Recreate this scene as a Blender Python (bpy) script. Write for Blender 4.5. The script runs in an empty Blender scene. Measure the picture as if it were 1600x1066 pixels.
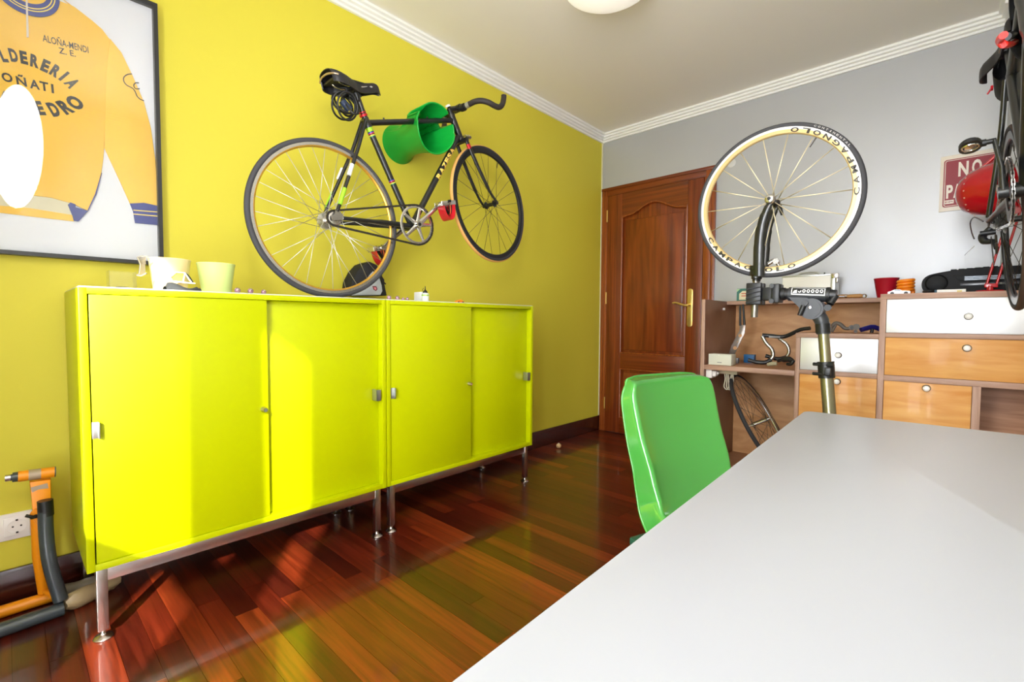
import bpy, bmesh, math, random
from mathutils import Vector, Matrix
random.seed(7)
sc = bpy.context.scene
COL = sc.collection
PI = math.pi

# ------------------------------------------------------------------ camera
CAM = Vector((2.2494, 0.3726, 0.9548)); FPX = 733.97
YAW, PITCH, ROLL = 0.7477, -0.042, 0.006
_F = Vector((-math.sin(YAW)*math.cos(PITCH), math.cos(YAW)*math.cos(PITCH), math.sin(PITCH)))
_R0 = Vector((math.cos(YAW), math.sin(YAW), 0)); _U0 = _R0.cross(_F)
_R = _R0*math.cos(ROLL) + _U0*math.sin(ROLL); _U = -_R0*math.sin(ROLL) + _U0*math.cos(ROLL)
cam_data = bpy.data.cameras.new('camera'); cam_data.sensor_width = 36; cam_data.sensor_fit = 'HORIZONTAL'
cam_data.lens = FPX*36/1600; cam_data.clip_start = 0.02
cam = bpy.data.objects.new('camera', cam_data); COL.objects.link(cam)
cam.matrix_world = Matrix(((_R.x, _U.x, -_F.x, CAM.x), (_R.y, _U.y, -_F.y, CAM.y), (_R.z, _U.z, -_F.z, CAM.z), (0, 0, 0, 1)))
sc.camera = cam

def px(x, y, axis, val):
    """photo pixel -> the point of the plane (axis = val) that it shows"""
    d = _F + _R*((x-800)/FPX) - _U*((y-533)/FPX)
    t = (val - CAM[axis])/d[axis]
    return CAM + d*t

# ------------------------------------------------------------------ world, sun, flash, exposure
sc.view_settings.view_transform = 'Standard'; sc.view_settings.look = 'None'
sc.view_settings.gamma = 1.0; sc.view_settings.use_curve_mapping = False
sc.view_settings.exposure = 0.34
sc.cycles.use_denoising = True
sc.cycles.max_bounces = 10; sc.cycles.diffuse_bounces = 6; sc.cycles.glossy_bounces = 5; sc.cycles.transparent_max_bounces = 12
sc.cycles.sample_clamp_indirect = 6.0
sc.cycles.caustics_reflective = False; sc.cycles.caustics_refractive = False
w = bpy.data.worlds.new('sky'); sc.world = w; w.use_nodes = True
bg = w.node_tree.nodes['Background']; bg.inputs[0].default_value = (0.90, 0.94, 1.0, 1); bg.inputs[1].default_value = 21.0

sun_dir = Vector((-0.811, 0.585, -0.48)).normalized()
sd = bpy.data.lights.new('sun_offscreen', 'SUN'); sd.energy = 16.0; sd.angle = math.radians(1.2); sd.color = (1.0, 0.95, 0.86)
sun = bpy.data.objects.new('sun_offscreen', sd); COL.objects.link(sun)
sun.rotation_euler = sun_dir.to_track_quat('-Z', 'Y').to_euler(); sun.location = (5, -3, 4)

# daylight portal in the window of the near wall (guides sky light, adds none of its own)
pd = bpy.data.lights.new('window_near_offscreen', 'AREA'); pd.shape = 'RECTANGLE'; pd.size = 1.3; pd.size_y = 1.95
pd.cycles.is_portal = True
po = bpy.data.objects.new('window_near_offscreen', pd); COL.objects.link(po)
po.location = (2.02, -0.27, 1.05); po.rotation_euler = Vector((0, 1, 0)).to_track_quat('-Z', 'Z').to_euler()

# the photographer's flash behind its white umbrella, above the camera
FLASH_C = Vector((2.16, 0.465, 2.03)); FLASH_N = Vector((-0.30, 0.94, -0.12)).normalized()
fd = bpy.data.lights.new('flash_umbrella_offscreen', 'AREA'); fd.shape = 'DISK'; fd.size = 0.75; fd.energy = 19; fd.color = (1.0, 0.985, 0.96)
fo = bpy.data.objects.new('flash_umbrella_offscreen', fd); COL.objects.link(fo)
fo.location = FLASH_C; fo.rotation_euler = FLASH_N.to_track_quat('-Z', 'Z').to_euler()

# ------------------------------------------------------------------ materials
def lin(c):
    if isinstance(c, str):
        c = [int(c[i:i+2], 16)/255 for i in (0, 2, 4)]
    return tuple((v/12.92 if v <= 0.04045 else ((v+0.055)/1.055)**2.4) for v in c) + (1.0,)
MATS = {}
def mat(name, col, rough=0.5, metal=0.0, coat=0.0, spec=0.5, bump=0.0, bscale=200, vary=0.0, vscale=6, emit=0.0, alpha=1.0, coat_rough=0.05, trans=0.0):
    if name in MATS: return MATS[name]
    m = bpy.data.materials.new(name); m.use_nodes = True; MATS[name] = m
    nt = m.node_tree; b = nt.nodes['Principled BSDF']
    c = lin(col)
    b.inputs['Base Color'].default_value = c
    b.inputs['Roughness'].default_value = rough; b.inputs['Metallic'].default_value = metal
    b.inputs['Coat Weight'].default_value = coat; b.inputs['Coat Roughness'].default_value = coat_rough
    b.inputs['Specular IOR Level'].default_value = spec
    b.inputs['Transmission Weight'].default_value = trans
    b.inputs['Alpha'].default_value = alpha
    if emit:
        b.inputs['Emission Color'].default_value = c; b.inputs['Emission Strength'].default_value = emit
    if vary or bump:
        tc = nt.nodes.new('ShaderNodeTexCoord')
        if vary:
            n = nt.nodes.new('ShaderNodeTexNoise'); n.inputs['Scale'].default_value = vscale; n.inputs['Detail'].default_value = 5
            nt.links.new(tc.outputs['Object'], n.inputs['Vector'])
            mx = nt.nodes.new('ShaderNodeMix'); mx.data_type = 'RGBA'
            mx.inputs[6].default_value = tuple(v*(1-vary) for v in c[:3]) + (1,)
            mx.inputs[7].default_value = tuple(min(1, v*(1+vary)) for v in c[:3]) + (1,)
            nt.links.new(n.outputs['Fac'], mx.inputs[0]); nt.links.new(mx.outputs[2], b.inputs['Base Color'])
        if bump:
            n2 = nt.nodes.new('ShaderNodeTexNoise'); n2.inputs['Scale'].default_value = bscale; n2.inputs['Detail'].default_value = 3
            nt.links.new(tc.outputs['Object'], n2.inputs['Vector'])
            bp = nt.nodes.new('ShaderNodeBump'); bp.inputs['Strength'].default_value = bump; bp.inputs['Distance'].default_value = 0.002
            nt.links.new(n2.outputs['Fac'], bp.inputs['Height']); nt.links.new(bp.outputs['Normal'], b.inputs['Normal'])
    return m

def wood(name, c1, c2, scale=(2, 60, 60), rough=0.4, coat=0.0, coat_rough=0.06, per_object=0.0, c3=None, detail=6, spec=0.5, ramp=(0.3, 0.7)):
    """grain stretched along one axis; per_object mixes in a random tint for each piece"""
    if name in MATS: return MATS[name]
    m = bpy.data.materials.new(name); m.use_nodes = True; MATS[name] = m
    nt = m.node_tree; b = nt.nodes['Principled BSDF']; L = nt.links
    tc = nt.nodes.new('ShaderNodeTexCoord'); mp = nt.nodes.new('ShaderNodeMapping'); mp.inputs['Scale'].default_value = scale
    L.new(tc.outputs['Object'], mp.inputs['Vector'])
    oi = nt.nodes.new('ShaderNodeObjectInfo')
    mul = nt.nodes.new('ShaderNodeMath'); mul.operation = 'MULTIPLY'; mul.inputs[1].default_value = 37.0
    L.new(oi.outputs['Random'], mul.inputs[0])
    cb = nt.nodes.new('ShaderNodeCombineXYZ')
    for i in range(3): L.new(mul.outputs[0], cb.inputs[i])
    L.new(cb.outputs[0], mp.inputs['Location'])
    n = nt.nodes.new('ShaderNodeTexNoise'); n.inputs['Scale'].default_value = 1.0; n.inputs['Detail'].default_value = detail; n.inputs['Distortion'].default_value = 0.6
    L.new(mp.outputs[0], n.inputs['Vector'])
    r = nt.nodes.new('ShaderNodeValToRGB')
    r.color_ramp.elements[0].position = ramp[0]; r.color_ramp.elements[0].color = lin(c1)
    r.color_ramp.elements[1].position = ramp[1]; r.color_ramp.elements[1].color = lin(c2)
    L.new(n.outputs['Fac'], r.inputs[0])
    out = r.outputs[0]
    if per_object:
        mx = nt.nodes.new('ShaderNodeMix'); mx.data_type = 'RGBA'; mx.blend_type = 'MIX'
        mm = nt.nodes.new('ShaderNodeMath'); mm.operation = 'MULTIPLY'; mm.inputs[1].default_value = per_object
        L.new(oi.outputs['Random'], mm.inputs[0]); L.new(mm.outputs[0], mx.inputs[0])
        L.new(out, mx.inputs[6]); mx.inputs[7].default_value = lin(c3 or c2); out = mx.outputs[2]
    L.new(out, b.inputs['Base Color'])
    b.inputs['Roughness'].default_value = rough; b.inputs['Coat Weight'].default_value = coat; b.inputs['Coat Roughness'].default_value = coat_rough
    b.inputs['Specular IOR Level'].default_value = spec
    return m

def thin_glass(name, tint=(1, 1, 1), ior=1.5, boost=1.0):
    m = bpy.data.materials.new(name); m.use_nodes = True; nt = m.node_tree; nt.nodes.clear()
    o = nt.nodes.new('ShaderNodeOutputMaterial'); t = nt.nodes.new('ShaderNodeBsdfTransparent'); g = nt.nodes.new('ShaderNodeBsdfGlossy')
    t.inputs[0].default_value = tuple(tint) + (1,); g.inputs['Roughness'].default_value = 0.0
    lw = nt.nodes.new('ShaderNodeLayerWeight'); pw = nt.nodes.new('ShaderNodeMath'); pw.operation = 'POWER'; pw.inputs[1].default_value = 5
    nt.links.new(lw.outputs['Facing'], pw.inputs[0])
    f0 = ((ior-1)/(ior+1))**2*boost
    mu = nt.nodes.new('ShaderNodeMath'); mu.operation = 'MULTIPLY_ADD'; mu.inputs[1].default_value = 1-f0; mu.inputs[2].default_value = f0; mu.use_clamp = True
    nt.links.new(pw.outputs[0], mu.inputs[0])
    mx = nt.nodes.new('ShaderNodeMixShader'); nt.links.new(mu.outputs[0], mx.inputs[0])
    nt.links.new(t.outputs[0], mx.inputs[1]); nt.links.new(g.outputs[0], mx.inputs[2]); nt.links.new(mx.outputs[0], o.inputs[0])
    MATS[name] = m; return m

# ------------------------------------------------------------------ mesh helpers (all return a bmesh)
def V(*a): return Vector(a)
def box(x0, x1, y0, y1, z0, z1, bev=0.0, seg=2):
    bm = bmesh.new(); bmesh.ops.create_cube(bm, size=1)
    for v in bm.verts:
        v.co = Vector(((x0+x1)/2 + v.co.x*(x1-x0), (y0+y1)/2 + v.co.y*(y1-y0), (z0+z1)/2 + v.co.z*(z1-z0)))
    if bev: bmesh.ops.bevel(bm, geom=bm.edges[:], offset=bev, segments=seg, profile=0.5, affect='EDGES')
    return bm
def join(*bms):
    out = bmesh.new()
    for b in bms:
        me = bpy.data.meshes.new('tmp'); b.to_mesh(me); out.from_mesh(me); bpy.data.meshes.remove(me); b.free()
    return out
def xform(bm, M):
    bmesh.ops.transform(bm, matrix=M, verts=bm.verts[:]); return bm
def frame_for(d):
    d = d.normalized(); a = Vector((0, 0, 1)) if abs(d.z) < 0.9 else Vector((1, 0, 0))
    u = d.cross(a).normalized(); return u, d.cross(u).normalized()
def tube(pts, r, seg=12, caps=True, closed=False, squash=None):
    """tube through the points; r a number or one per point; squash=(vector, factor) flattens the section along a vector"""
    pts = [Vector(p) for p in pts]; n = len(pts)
    rs = [r]*n if not isinstance(r, (list, tuple)) else list(r)
    bm = bmesh.new(); rings = []; u = None
    for i, p in enumerate(pts):
        if closed: t = pts[(i+1) % n] - pts[i-1]
        else: t = pts[min(i+1, n-1)] - pts[max(i-1, 0)]
        t.normalize()
        if u is None: u, _ = frame_for(t)
        u = (u - t*u.dot(t)).normalized(); v = t.cross(u)
        ring = []
        for k in range(seg):
            a = 2*PI*k/seg; o = u*math.cos(a)*rs[i] + v*math.sin(a)*rs[i]
            if squash:
                s = Vector(squash[0]).normalized(); o = o - s*o.dot(s)*(1-squash[1])
            ring.append(bm.verts.new(p + o))
        rings.append(ring)
    m = n if closed else n-1
    for i in range(m):
        A, B = rings[i], rings[(i+1) % n]
        for k in range(seg): bm.faces.new((A[k], A[(k+1) % seg], B[(k+1) % seg], B[k]))
    if caps and not closed:
        bm.faces.new(rings[0][::-1]); bm.faces.new(rings[-1])
    bmesh.ops.recalc_face_normals(bm, faces=bm.faces[:])
    return bm
def cyl(p0, p1, r0, r1=None, seg=20): return tube([p0, p1], [r0, r0 if r1 is None else r1], seg)
def smooth(pts, k=6, closed=False):
    """Catmull-Rom through the points"""
    P = [Vector(p) for p in pts]; n = len(P); out = []
    for i in range(n if closed else n-1):
        a = P[i-1] if (closed or i > 0) else P[0]*2 - P[1]
        b = P[i]; c = P[(i+1) % n]; d = P[(i+2) % n] if (closed or i+2 < n) else c*2 - b
        for j in range(k):
            t = j/k
            out.append(0.5*((2*b) + (c-a)*t + (2*a-5*b+4*c-d)*t*t + (3*b-a-3*c+d)*t**3))
    if not closed: out.append(P[-1])
    return out
def lathe(prof, o=(0, 0, 0), axis=(0, 0, 1), seg=32, closed=False):
    """prof = [(radius, height)] turned about axis through o; closed joins last to first (a ring)"""
    o = Vector(o); ax = Vector(axis).normalized(); u, v = frame_for(ax)
    bm = bmesh.new(); rings = []
    for r, h in prof:
        if r < 1e-6: rings.append([bm.verts.new(o + ax*h)])
        else: rings.append([bm.verts.new(o + ax*h + (u*math.cos(2*PI*k/seg) + v*math.sin(2*PI*k/seg))*r) for k in range(seg)])
    n = len(prof)
    for i in range(n if closed else n-1):
        A, B = rings[i], rings[(i+1) % n]
        for k in range(seg):
            a0, a1 = A[k % len(A)], A[(k+1) % len(A)]; b0, b1 = B[k % len(B)], B[(k+1) % len(B)]
            f = [a0]
            for q in (a1, b1, b0):
                if q not in f: f.append(q)
            if len(f) > 2: bm.faces.new(f)
    if not closed:
        for ring, rev in ((rings[0], True), (rings[-1], False)):
            if len(ring) > 2: bm.faces.new(ring[::-1] if rev else ring)
    bmesh.ops.recalc_face_normals(bm, faces=bm.faces[:])
    return bm
def ring(R, r, o=(0, 0, 0), axis=(0, 0, 1), seg=48, rs=10, flat=1.0):
    return lathe([(R + r*math.cos(2*PI*k/rs), r*flat*math.sin(2*PI*k/rs)) for k in range(rs)], o, axis, seg, closed=True)
def prism(poly, t0, t1, o=(0, 0, 0), ux=(1, 0, 0), uy=(0, 1, 0), un=(0, 0, 1), bev=0.0):
    """2D outline extruded from t0 to t1 along un"""
    o, ux, uy, un = Vector(o), Vector(ux), Vector(uy), Vector(un)
    bm = bmesh.new()
    lo = [bm.verts.new(o + ux*a + uy*b + un*t0) for a, b in poly]; hi = [bm.verts.new(o + ux*a + uy*b + un*t1) for a, b in poly]
    n = len(poly)
    bm.faces.new(lo[::-1]); top = bm.faces.new(hi)
    for i in range(n): bm.faces.new((lo[i], lo[(i+1) % n], hi[(i+1) % n], hi[i]))
    bmesh.ops.recalc_face_normals(bm, faces=bm.faces[:])
    if bev: bmesh.ops.bevel(bm, geom=list(top.edges), offset=bev, segments=2, profile=0.5, affect='EDGES')
    return bm
def sheet(fn, nu, nv, thick=0.0, wrap=False, skip=None):
    """surface fn(u, v) for u, v in 0..1, made solid by thick along its normals"""
    bm = bmesh.new(); g = [[bm.verts.new(Vector(fn(i/nu, j/nv))) for j in range(nv+1)] for i in range(nu if wrap else nu+1)]
    m = len(g)
    for i in range(nu):
        for j in range(nv):
            if skip and skip((i+.5)/nu, (j+.5)/nv): continue
            bm.faces.new((g[i][j], g[(i+1) % m][j], g[(i+1) % m][j+1], g[i][j+1]))
    bmesh.ops.recalc_face_normals(bm, faces=bm.faces[:])
    if thick:
        bm.normal_update(); top = bm.faces[:]; bd = [e for e in bm.edges if len(e.link_faces) == 1]
        low = {v: bm.verts.new(v.co - v.normal*thick) for v in bm.verts[:]}
        for f in top: bm.faces.new([low[v] for v in reversed(f.verts)])
        for e in bd:
            a, b = e.verts
            bm.faces.new((b, a, low[a], low[b]))
        bmesh.ops.recalc_face_normals(bm, faces=bm.faces[:])
    return bm

_tc = {}
def text_mesh(s, bold=0.0, depth=0.0):
    """letters as a mesh in the xy plane, centred, height of a capital = 1"""
    key = (s, bold, depth)
    if key not in _tc:
        c = bpy.data.curves.new('t', 'FONT'); c.body = s; c.size = 1; c.offset = bold; c.extrude = depth; c.resolution_u = 3
        o = bpy.data.objects.new('t', c); COL.objects.link(o)
        bpy.context.view_layer.update()
        me = bpy.data.meshes.new_from_object(o.evaluated_get(bpy.context.evaluated_depsgraph_get()))
        bpy.data.objects.remove(o); bpy.data.curves.remove(c)
        xs = [v.co.x for v in me.vertices]; ys = [v.co.y for v in me.vertices]
        _tc[key] = ([tuple(v.co) for v in me.vertices], [tuple(p.vertices) for p in me.polygons], (min(xs), max(xs), min(ys), max(ys)))
        bpy.data.meshes.remove(me)
    return _tc[key]
def letter(s, c, ax, ay, w, h, out, bold=0.03, depth=0.0005, wrap=None):
    """one piece of lettering fitted to w x h around the point c; ax reads right, ay up, out is the proud direction"""
    vs, fs, (x0, x1, y0, y1) = text_mesh(s, bold, 0.0)
    c, ax, ay, out = Vector(c), Vector(ax).normalized(), Vector(ay).normalized(), Vector(out).normalized()
    bm = bmesh.new(); hi = []
    if wrap:
        hi = [bm.verts.new((((v[0]-x0)/(x1-x0) - .5)*w, ((v[1]-y0)/(y1-y0) - .5)*h, 0)) for v in vs]
        for f in fs:
            try: bm.faces.new([hi[i] for i in f])
            except ValueError: pass
        for k in range(1, 10):
            bmesh.ops.bisect_plane(bm, geom=bm.verts[:]+bm.edges[:]+bm.faces[:], plane_co=(0, (k/10-.5)*h, 0), plane_no=(0, 1, 0))
        for v in bm.verts: v.co = wrap(v.co.x, v.co.y)
        return bm
    for v in vs:
        a = ((v[0]-x0)/(x1-x0) - .5)*w; b = ((v[1]-y0)/(y1-y0) - .5)*h
        hi.append(bm.verts.new(c + ax*a + ay*b + out*depth))
    for f in fs:
        try: bm.faces.new([hi[i] for i in f])
        except ValueError: pass
    return bm

# ------------------------------------------------------------------ object helpers
ORIG = {}
def link(name, bm, m, parent=None, local=True, shade=40):
    me = bpy.data.meshes.new(name); bm.to_mesh(me); bm.free()
    me.materials.append(m)
    me.polygons.foreach_set('use_smooth', [True]*len(me.polygons))
    try: me.set_sharp_from_angle(angle=math.radians(shade))
    except Exception: pass
    o = bpy.data.objects.new(name, me); COL.objects.link(o)
    if parent is not None: o.parent = parent
    return o
def tag(o, label=None, cat=None, group=None, kind=None):
    if label: o['label'] = label
    if cat: o['category'] = cat
    if group: o['group'] = group
    if kind: o['kind'] = kind
    return o
def thing(name, label, cat, loc, group=None, rot=None):
    o = bpy.data.objects.new(name, None); COL.objects.link(o); o.empty_display_size = 0.1
    o.location = loc
    if rot: o.rotation_euler = rot
    tag(o, label, cat, group)
    ORIG[o.name] = Vector(loc)
    return o
def root_of(o):
    while o.parent is not None: o = o.parent
    return o
def part(parent, name, bm, m, label=None, shade=40):
    """a part whose bmesh is given in world coordinates (its thing only translates)"""
    r = root_of(parent)
    if r.name in ORIG: xform(bm, Matrix.Translation(-ORIG[r.name]))
    o = link(name, bm, m, parent, shade=shade)
    if label: o['label'] = label
    return o
def solo(name, bm, m, label, cat, group=None, shade=40):
    """a thing that is one mesh, built in world coordinates, its origin moved to its base"""
    vs = [v.co.copy() for v in bm.verts]; 
    c = Vector(((min(v.x for v in vs)+max(v.x for v in vs))/2, (min(v.y for v in vs)+max(v.y for v in vs))/2, min(v.z for v in vs)))
    xform(bm, Matrix.Translation(-c)); o = link(name, bm, m, None, shade=shade); o.location = c
    ORIG[o.name] = c
    return tag(o, label, cat, group)
def struct(name, bm, m, parent=None, shade=30):
    o = link(name, bm, m, parent, shade=shade); 
    if parent is None: o['kind'] = 'structure'
    return o
# ------------------------------------------------------------------ the room
XR, YF, YN, ZC = 2.72, 3.939, -0.20, 2.566
M_yellow = mat('yellow wall paint', 'D3C740', rough=0.55, bump=0.08, bscale=350, spec=0.3)
def silver_paint():
    m = mat('silver wall paint', 'B8BABE', rough=0.42, metal=0.35, bump=0.10, bscale=60, vary=0.05, vscale=3)
    return m
M_silver = silver_paint()
M_ceil = mat('ceiling paint', 'F3EEE6', rough=0.8)
M_white = mat('white trim paint', 'F2F1EE', rough=0.45)
M_base = wood('dark baseboard wood', '2A0C06', '3E140A', scale=(40, 2, 40), rough=0.25, coat=0.4)
T = 0.10
struct('wall_left', box(-T, 0, YN-T, YF+T, 0, 2.7), M_yellow)
struct('wall_far', box(0, XR, YF, YF+T, 0, 2.7), M_silver)
M_plain = mat('white wall paint', 'F1EFEA', rough=.6)
struct('wall_right', box(XR, XR+T, YN-T, YF+T, 0, 2.7), M_plain)
struct('wall_corner_pillar', box(2.44, XR, 3.70, YF, 0, 2.7), M_silver)
struct('ceiling', box(-T, XR+T, YN-T, YF+T, ZC, 2.7), M_ceil)
# near wall: the part of it beside and above the window (behind the camera)
struct('wall_near', join(box(0, 1.36, YN-T, YN, 0, 2.7), box(1.36, XR, YN-T, YN, 2.02, 2.7), box(2.48, XR, YN-T, YN, 0, 2.02)), M_plain)
win = struct('window_1', join(box(1.36, 1.43, YN-.08, YN-.02, 0.0, 2.02), box(1.885, 2.16, YN-.08, YN-.02, 0.0, 2.02), box(2.42, 2.48, YN-.08, YN-.02, 0.0, 2.02),
    box(1.43, 2.42, YN-.079, YN-.021, 0.0, 0.06), box(1.43, 2.42, YN-.079, YN-.021, 0.84, 0.94), box(1.43, 2.42, YN-.079, YN-.021, 1.97, 2.02)), M_white)
M_pane = thin_glass('window glass')
for x0, x1 in ((1.43, 1.885), (2.16, 2.42)):
    for z0, z1 in ((0.06, 0.84), (0.94, 1.97)):
        struct('window_pane', box(x0, x1, YN-.052, YN-.048, z0, z1), M_pane, win)

# floor: a dark bed and the varnished planks laid across the room
M_joint = mat('plank joint', '1C0A05', rough=0.7)
fl = struct('floor', box(-T, XR+T, YN-T, YF+T, -0.06, -0.006), M_joint)
def plank_mat():
    m = bpy.data.materials.new('red brown varnished parquet'); m.use_nodes = True; nt = m.node_tree; L = nt.links; b = nt.nodes['Principled BSDF']
    tc = nt.nodes.new('ShaderNodeTexCoord'); oi = nt.nodes.new('ShaderNodeObjectInfo')
    add = nt.nodes.new('ShaderNodeVectorMath'); add.operation = 'ADD'
    mul = nt.nodes.new('ShaderNodeMath'); mul.operation = 'MULTIPLY'; mul.inputs[1].default_value = 53.0; L.new(oi.outputs['Random'], mul.inputs[0])
    cb = nt.nodes.new('ShaderNodeCombineXYZ'); L.new(mul.outputs[0], cb.inputs[0]); L.new(mul.outputs[0], cb.inputs[1])
    L.new(tc.outputs['Object'], add.inputs[0]); L.new(cb.outputs[0], add.inputs[1])
    mp = nt.nodes.new('ShaderNodeMapping'); mp.inputs['Scale'].default_value = (2.0, 45, 1); L.new(add.outputs[0], mp.inputs['Vector'])
    n = nt.nodes.new('ShaderNodeTexNoise'); n.inputs['Scale'].default_value = 1; n.inputs['Detail'].default_value = 7; n.inputs['Distortion'].default_value = 1.2; L.new(mp.outputs[0], n.inputs['Vector'])
    rr = nt.nodes.new('ShaderNodeValToRGB'); e = rr.color_ramp.elements
    e[0].position = 0.0; e[0].color = lin('3E1209'); e[1].position = 1.0; e[1].color = lin('8A3A14')
    for p, c in ((0.3, '52180B'), (0.6, '64200E'), (0.85, '762A11')):
        k = e.new(p); k.color = lin(c)
    L.new(oi.outputs['Random'], rr.inputs[0])
    g = nt.nodes.new('ShaderNodeValToRGB'); g.color_ramp.elements[0].position = 0.32; g.color_ramp.elements[0].color = (0.50, 0.46, 0.44, 1)
    g.color_ramp.elements[1].position = 0.68; g.color_ramp.elements[1].color = (1.18, 1.2, 1.2, 1); L.new(n.outputs['Fac'], g.inputs[0])
    mx = nt.nodes.new('ShaderNodeMix'); mx.data_type = 'RGBA'; mx.blend_type = 'MULTIPLY'; mx.inputs[0].default_value = 1
    L.new(rr.outputs[0], mx.inputs[6]); L.new(g.outputs[0], mx.inputs[7]); L.new(mx.outputs[2], b.inputs['Base Color'])
    b.inputs['Roughness'].default_value = 0.28; b.inputs['Coat Weight'].default_value = 0.7; b.inputs['Coat Roughness'].default_value = 0.07
    b.inputs['Specular IOR Level'].default_value = 0.45
    n3 = nt.nodes.new('ShaderNodeTexNoise'); n3.inputs['Scale'].default_value = 9; L.new(tc.outputs['Object'], n3.inputs['Vector'])
    bp = nt.nodes.new('ShaderNodeBump'); bp.inputs['Strength'].default_value = 0.05; bp.inputs['Distance'].default_value = 0.01
    L.new(n3.outputs['Fac'], bp.inputs['Height']); L.new(bp.outputs['Normal'], b.inputs['Coat Normal'])
    return m
M_plank = plank_mat()
PW = 0.070
rows = int(math.ceil((YF-YN)/PW)); plank_mesh = {}
rng = random.Random(3)
for i in range(rows):
    y0 = YN + i*PW; y1 = min(y0+PW, YF); x = -rng.choice((0.1, 0.25, 0.4, 0.55))
    while x < XR:
        ln = rng.choice((0.7, 0.85, 1.0, 1.2)); a, b2 = max(x, 0.0), min(x+ln, XR); x += ln
        if b2 - a < 0.05: continue
        key = (round(b2-a, 3), round(y1-y0, 3))
        if key not in plank_mesh:
            hx, hy = key[0]/2-.0004, key[1]/2-.0004
            bm = box(-hx, hx, -hy, hy, -0.006, 0, 0.0)
            me = bpy.data.meshes.new('plank'); bm.to_mesh(me); bm.free(); me.materials.append(M_plank); plank_mesh[key] = me
        o = bpy.data.objects.new('plank', plank_mesh[key]); COL.objects.link(o); o.parent = fl; o.location = ((a+b2)/2, (y0+y1)/2, 0)

# baseboards and cornices
struct('baseboard_left', box(0, 0.014, YN, YF-.001, 0.0005, 0.128, 0.003), M_base)
struct('baseboard_far', box(1.0, 1.112, YF-.014, YF, 0.0005, 0.128, 0.003), M_base)
def cornice(name, a, b, inward):
    """four stepped bands from the wall up to the ceiling"""
    a, b, n = Vector(a), Vector(b), Vector(inward); d = (b-a).normalized(); L = (b-a).length
    pr = [(0, 0)]; w0, h0 = 0.052, 0.068
    for k in range(4):
        x0, z0 = w0*k/4, h0*k/4
        pr += [(x0 + .012, z0 + .001), (x0 + .0145, z0 + .006), (x0+.013, z0 + .0135), (x0+.0085, z0+.0155)]
    pr += [(w0, h0), (0, h0)]
    struct(name, prism(pr, 0, L, a, n, (0, 0, 1), d), M_white, shade=25)
ZK = ZC - 0.068
cornice('trim_1', (0, YN, ZK), (0, YF, ZK), (1, 0, 0))
cornice('trim_2', (0, YF, ZK), (2.44, YF, ZK), (0, -1, 0))
cornice('trim_3', (2.44, 3.70-.05, ZK), (2.44, YF, ZK), (-1, 0, 0))
cornice('trim_4', (2.40, 3.70, ZK), (XR, 3.70, ZK), (0, -1, 0))
cornice('trim_5', (XR, YN, ZK), (XR, 3.70, ZK), (-1, 0, 0))
struct('trim_6', box(0.0, 0.012, YF-.012, YF-.0002, 0.13, ZK+.01), mat('pale corner strip', 'CFCBB0', rough=.5))

# the wooden door in the far wall
M_sap = wood('striped sapele', '5A2208', '8A3E14', scale=(55, 55, 1.5), rough=0.32, coat=0.35, detail=5)
M_sap2 = wood('striped sapele crosswise', '5A2208', '833810', scale=(1.5, 55, 55), rough=0.32, coat=0.35, detail=5)
M_sapl = wood('lighter sapele', '6E2E0E', 'A0521E', scale=(55, 55, 1.5), rough=0.3, coat=0.4, detail=5)
dr = struct('door_1', box(0.075, 0.893, YF-.012, YF-.0005, 0.004, 2.03, 0.001), M_sap)
def dpart(n, bm, m): return struct(n, bm, m, dr)
for x0, x1 in ((0.016, 0.074), (0.894, 0.978)):
    dpart('casing', join(box(x0, x1, YF-.022, YF-.0004, 0.002, 2.10, .003), box(x0+.012, x1-.030, YF-.028, YF-.02, 0.002, 2.09, .003), box(x1-.022, x1-.008, YF-.026, YF-.02, .002, 2.09, .002)), M_sapl)
dpart('casing', join(box(0.016, 0.978, YF-.0225, YF-.0004, 2.031, 2.102, .003), box(0.016, 0.978, YF-.03, YF-.02, 2.075, 2.10, .003)), M_sap2)
# stiles, rails and the two framed panels
for x0, x1 in ((0.077, 0.215), (0.775, 0.892)): dpart('stile', box(x0, x1, YF-.026, YF-.011, 0.006, 2.028, .002), M_sap)
dpart('rail', box(0.2155, 0.7745, YF-.026, YF-.011, 0.56, 0.69, .002), M_sap2)
dpart('rail', box(0.2155, 0.7745, YF-.026, YF-.011, 0.006, 0.14, .002), M_sap2)
def arch(u):   # lower edge of the top rail, a double ogee
    s = abs(u-.5)*2
    return 1.845 + 0.075*(0.5+0.5*math.cos(PI*min(1, s/0.80)))**1.0 - 0.012*max(0, (s-.8)/.2)
N = 28
pl = [(0.2155 + .559*i/N, arch(i/N)) for i in range(N+1)] + [(0.7745, 2.028), (0.2155, 2.028)]
dpart('rail', prism(pl, 0, .015, (0, YF-.011, 0), (1, 0, 0), (0, 0, 1), (0, -1, 0)), M_sap2)
def bead(pts): return tube([Vector((a, YF-.026, b)) for a, b in pts], 0.006, 8)
dpart('panel_moulding', join(bead([(0.219, .695), (0.219, 1.84)]), bead([(.771, .695), (.771, 1.84)]), bead([(.2155, .694), (.7745, .694)]), bead([(0.2155 + .559*i/N, arch(i/N)-.004) for i in range(N+1)])), M_sapl)
dpart('panel_moulding', join(bead([(0.219, .14), (0.219, .555)]), bead([(.771, .14), (.771, .555)]), bead([(.2155, .144), (.7745, .144)]), bead([(.2155, .556), (.7745, .556)])), M_sapl)
M_figure = wood('figured sapele', '5E240A', '8E4216', scale=(20, 20, 1.6), rough=0.3, coat=0.4, detail=4)
dpart('panel', box(0.245, 0.745, YF-.020, YF-.0115, .72, 1.80, .006), M_figure); dpart('panel', box(0.245, 0.745, YF-.020, YF-.0115, .17, .53, .006), M_figure)
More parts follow.
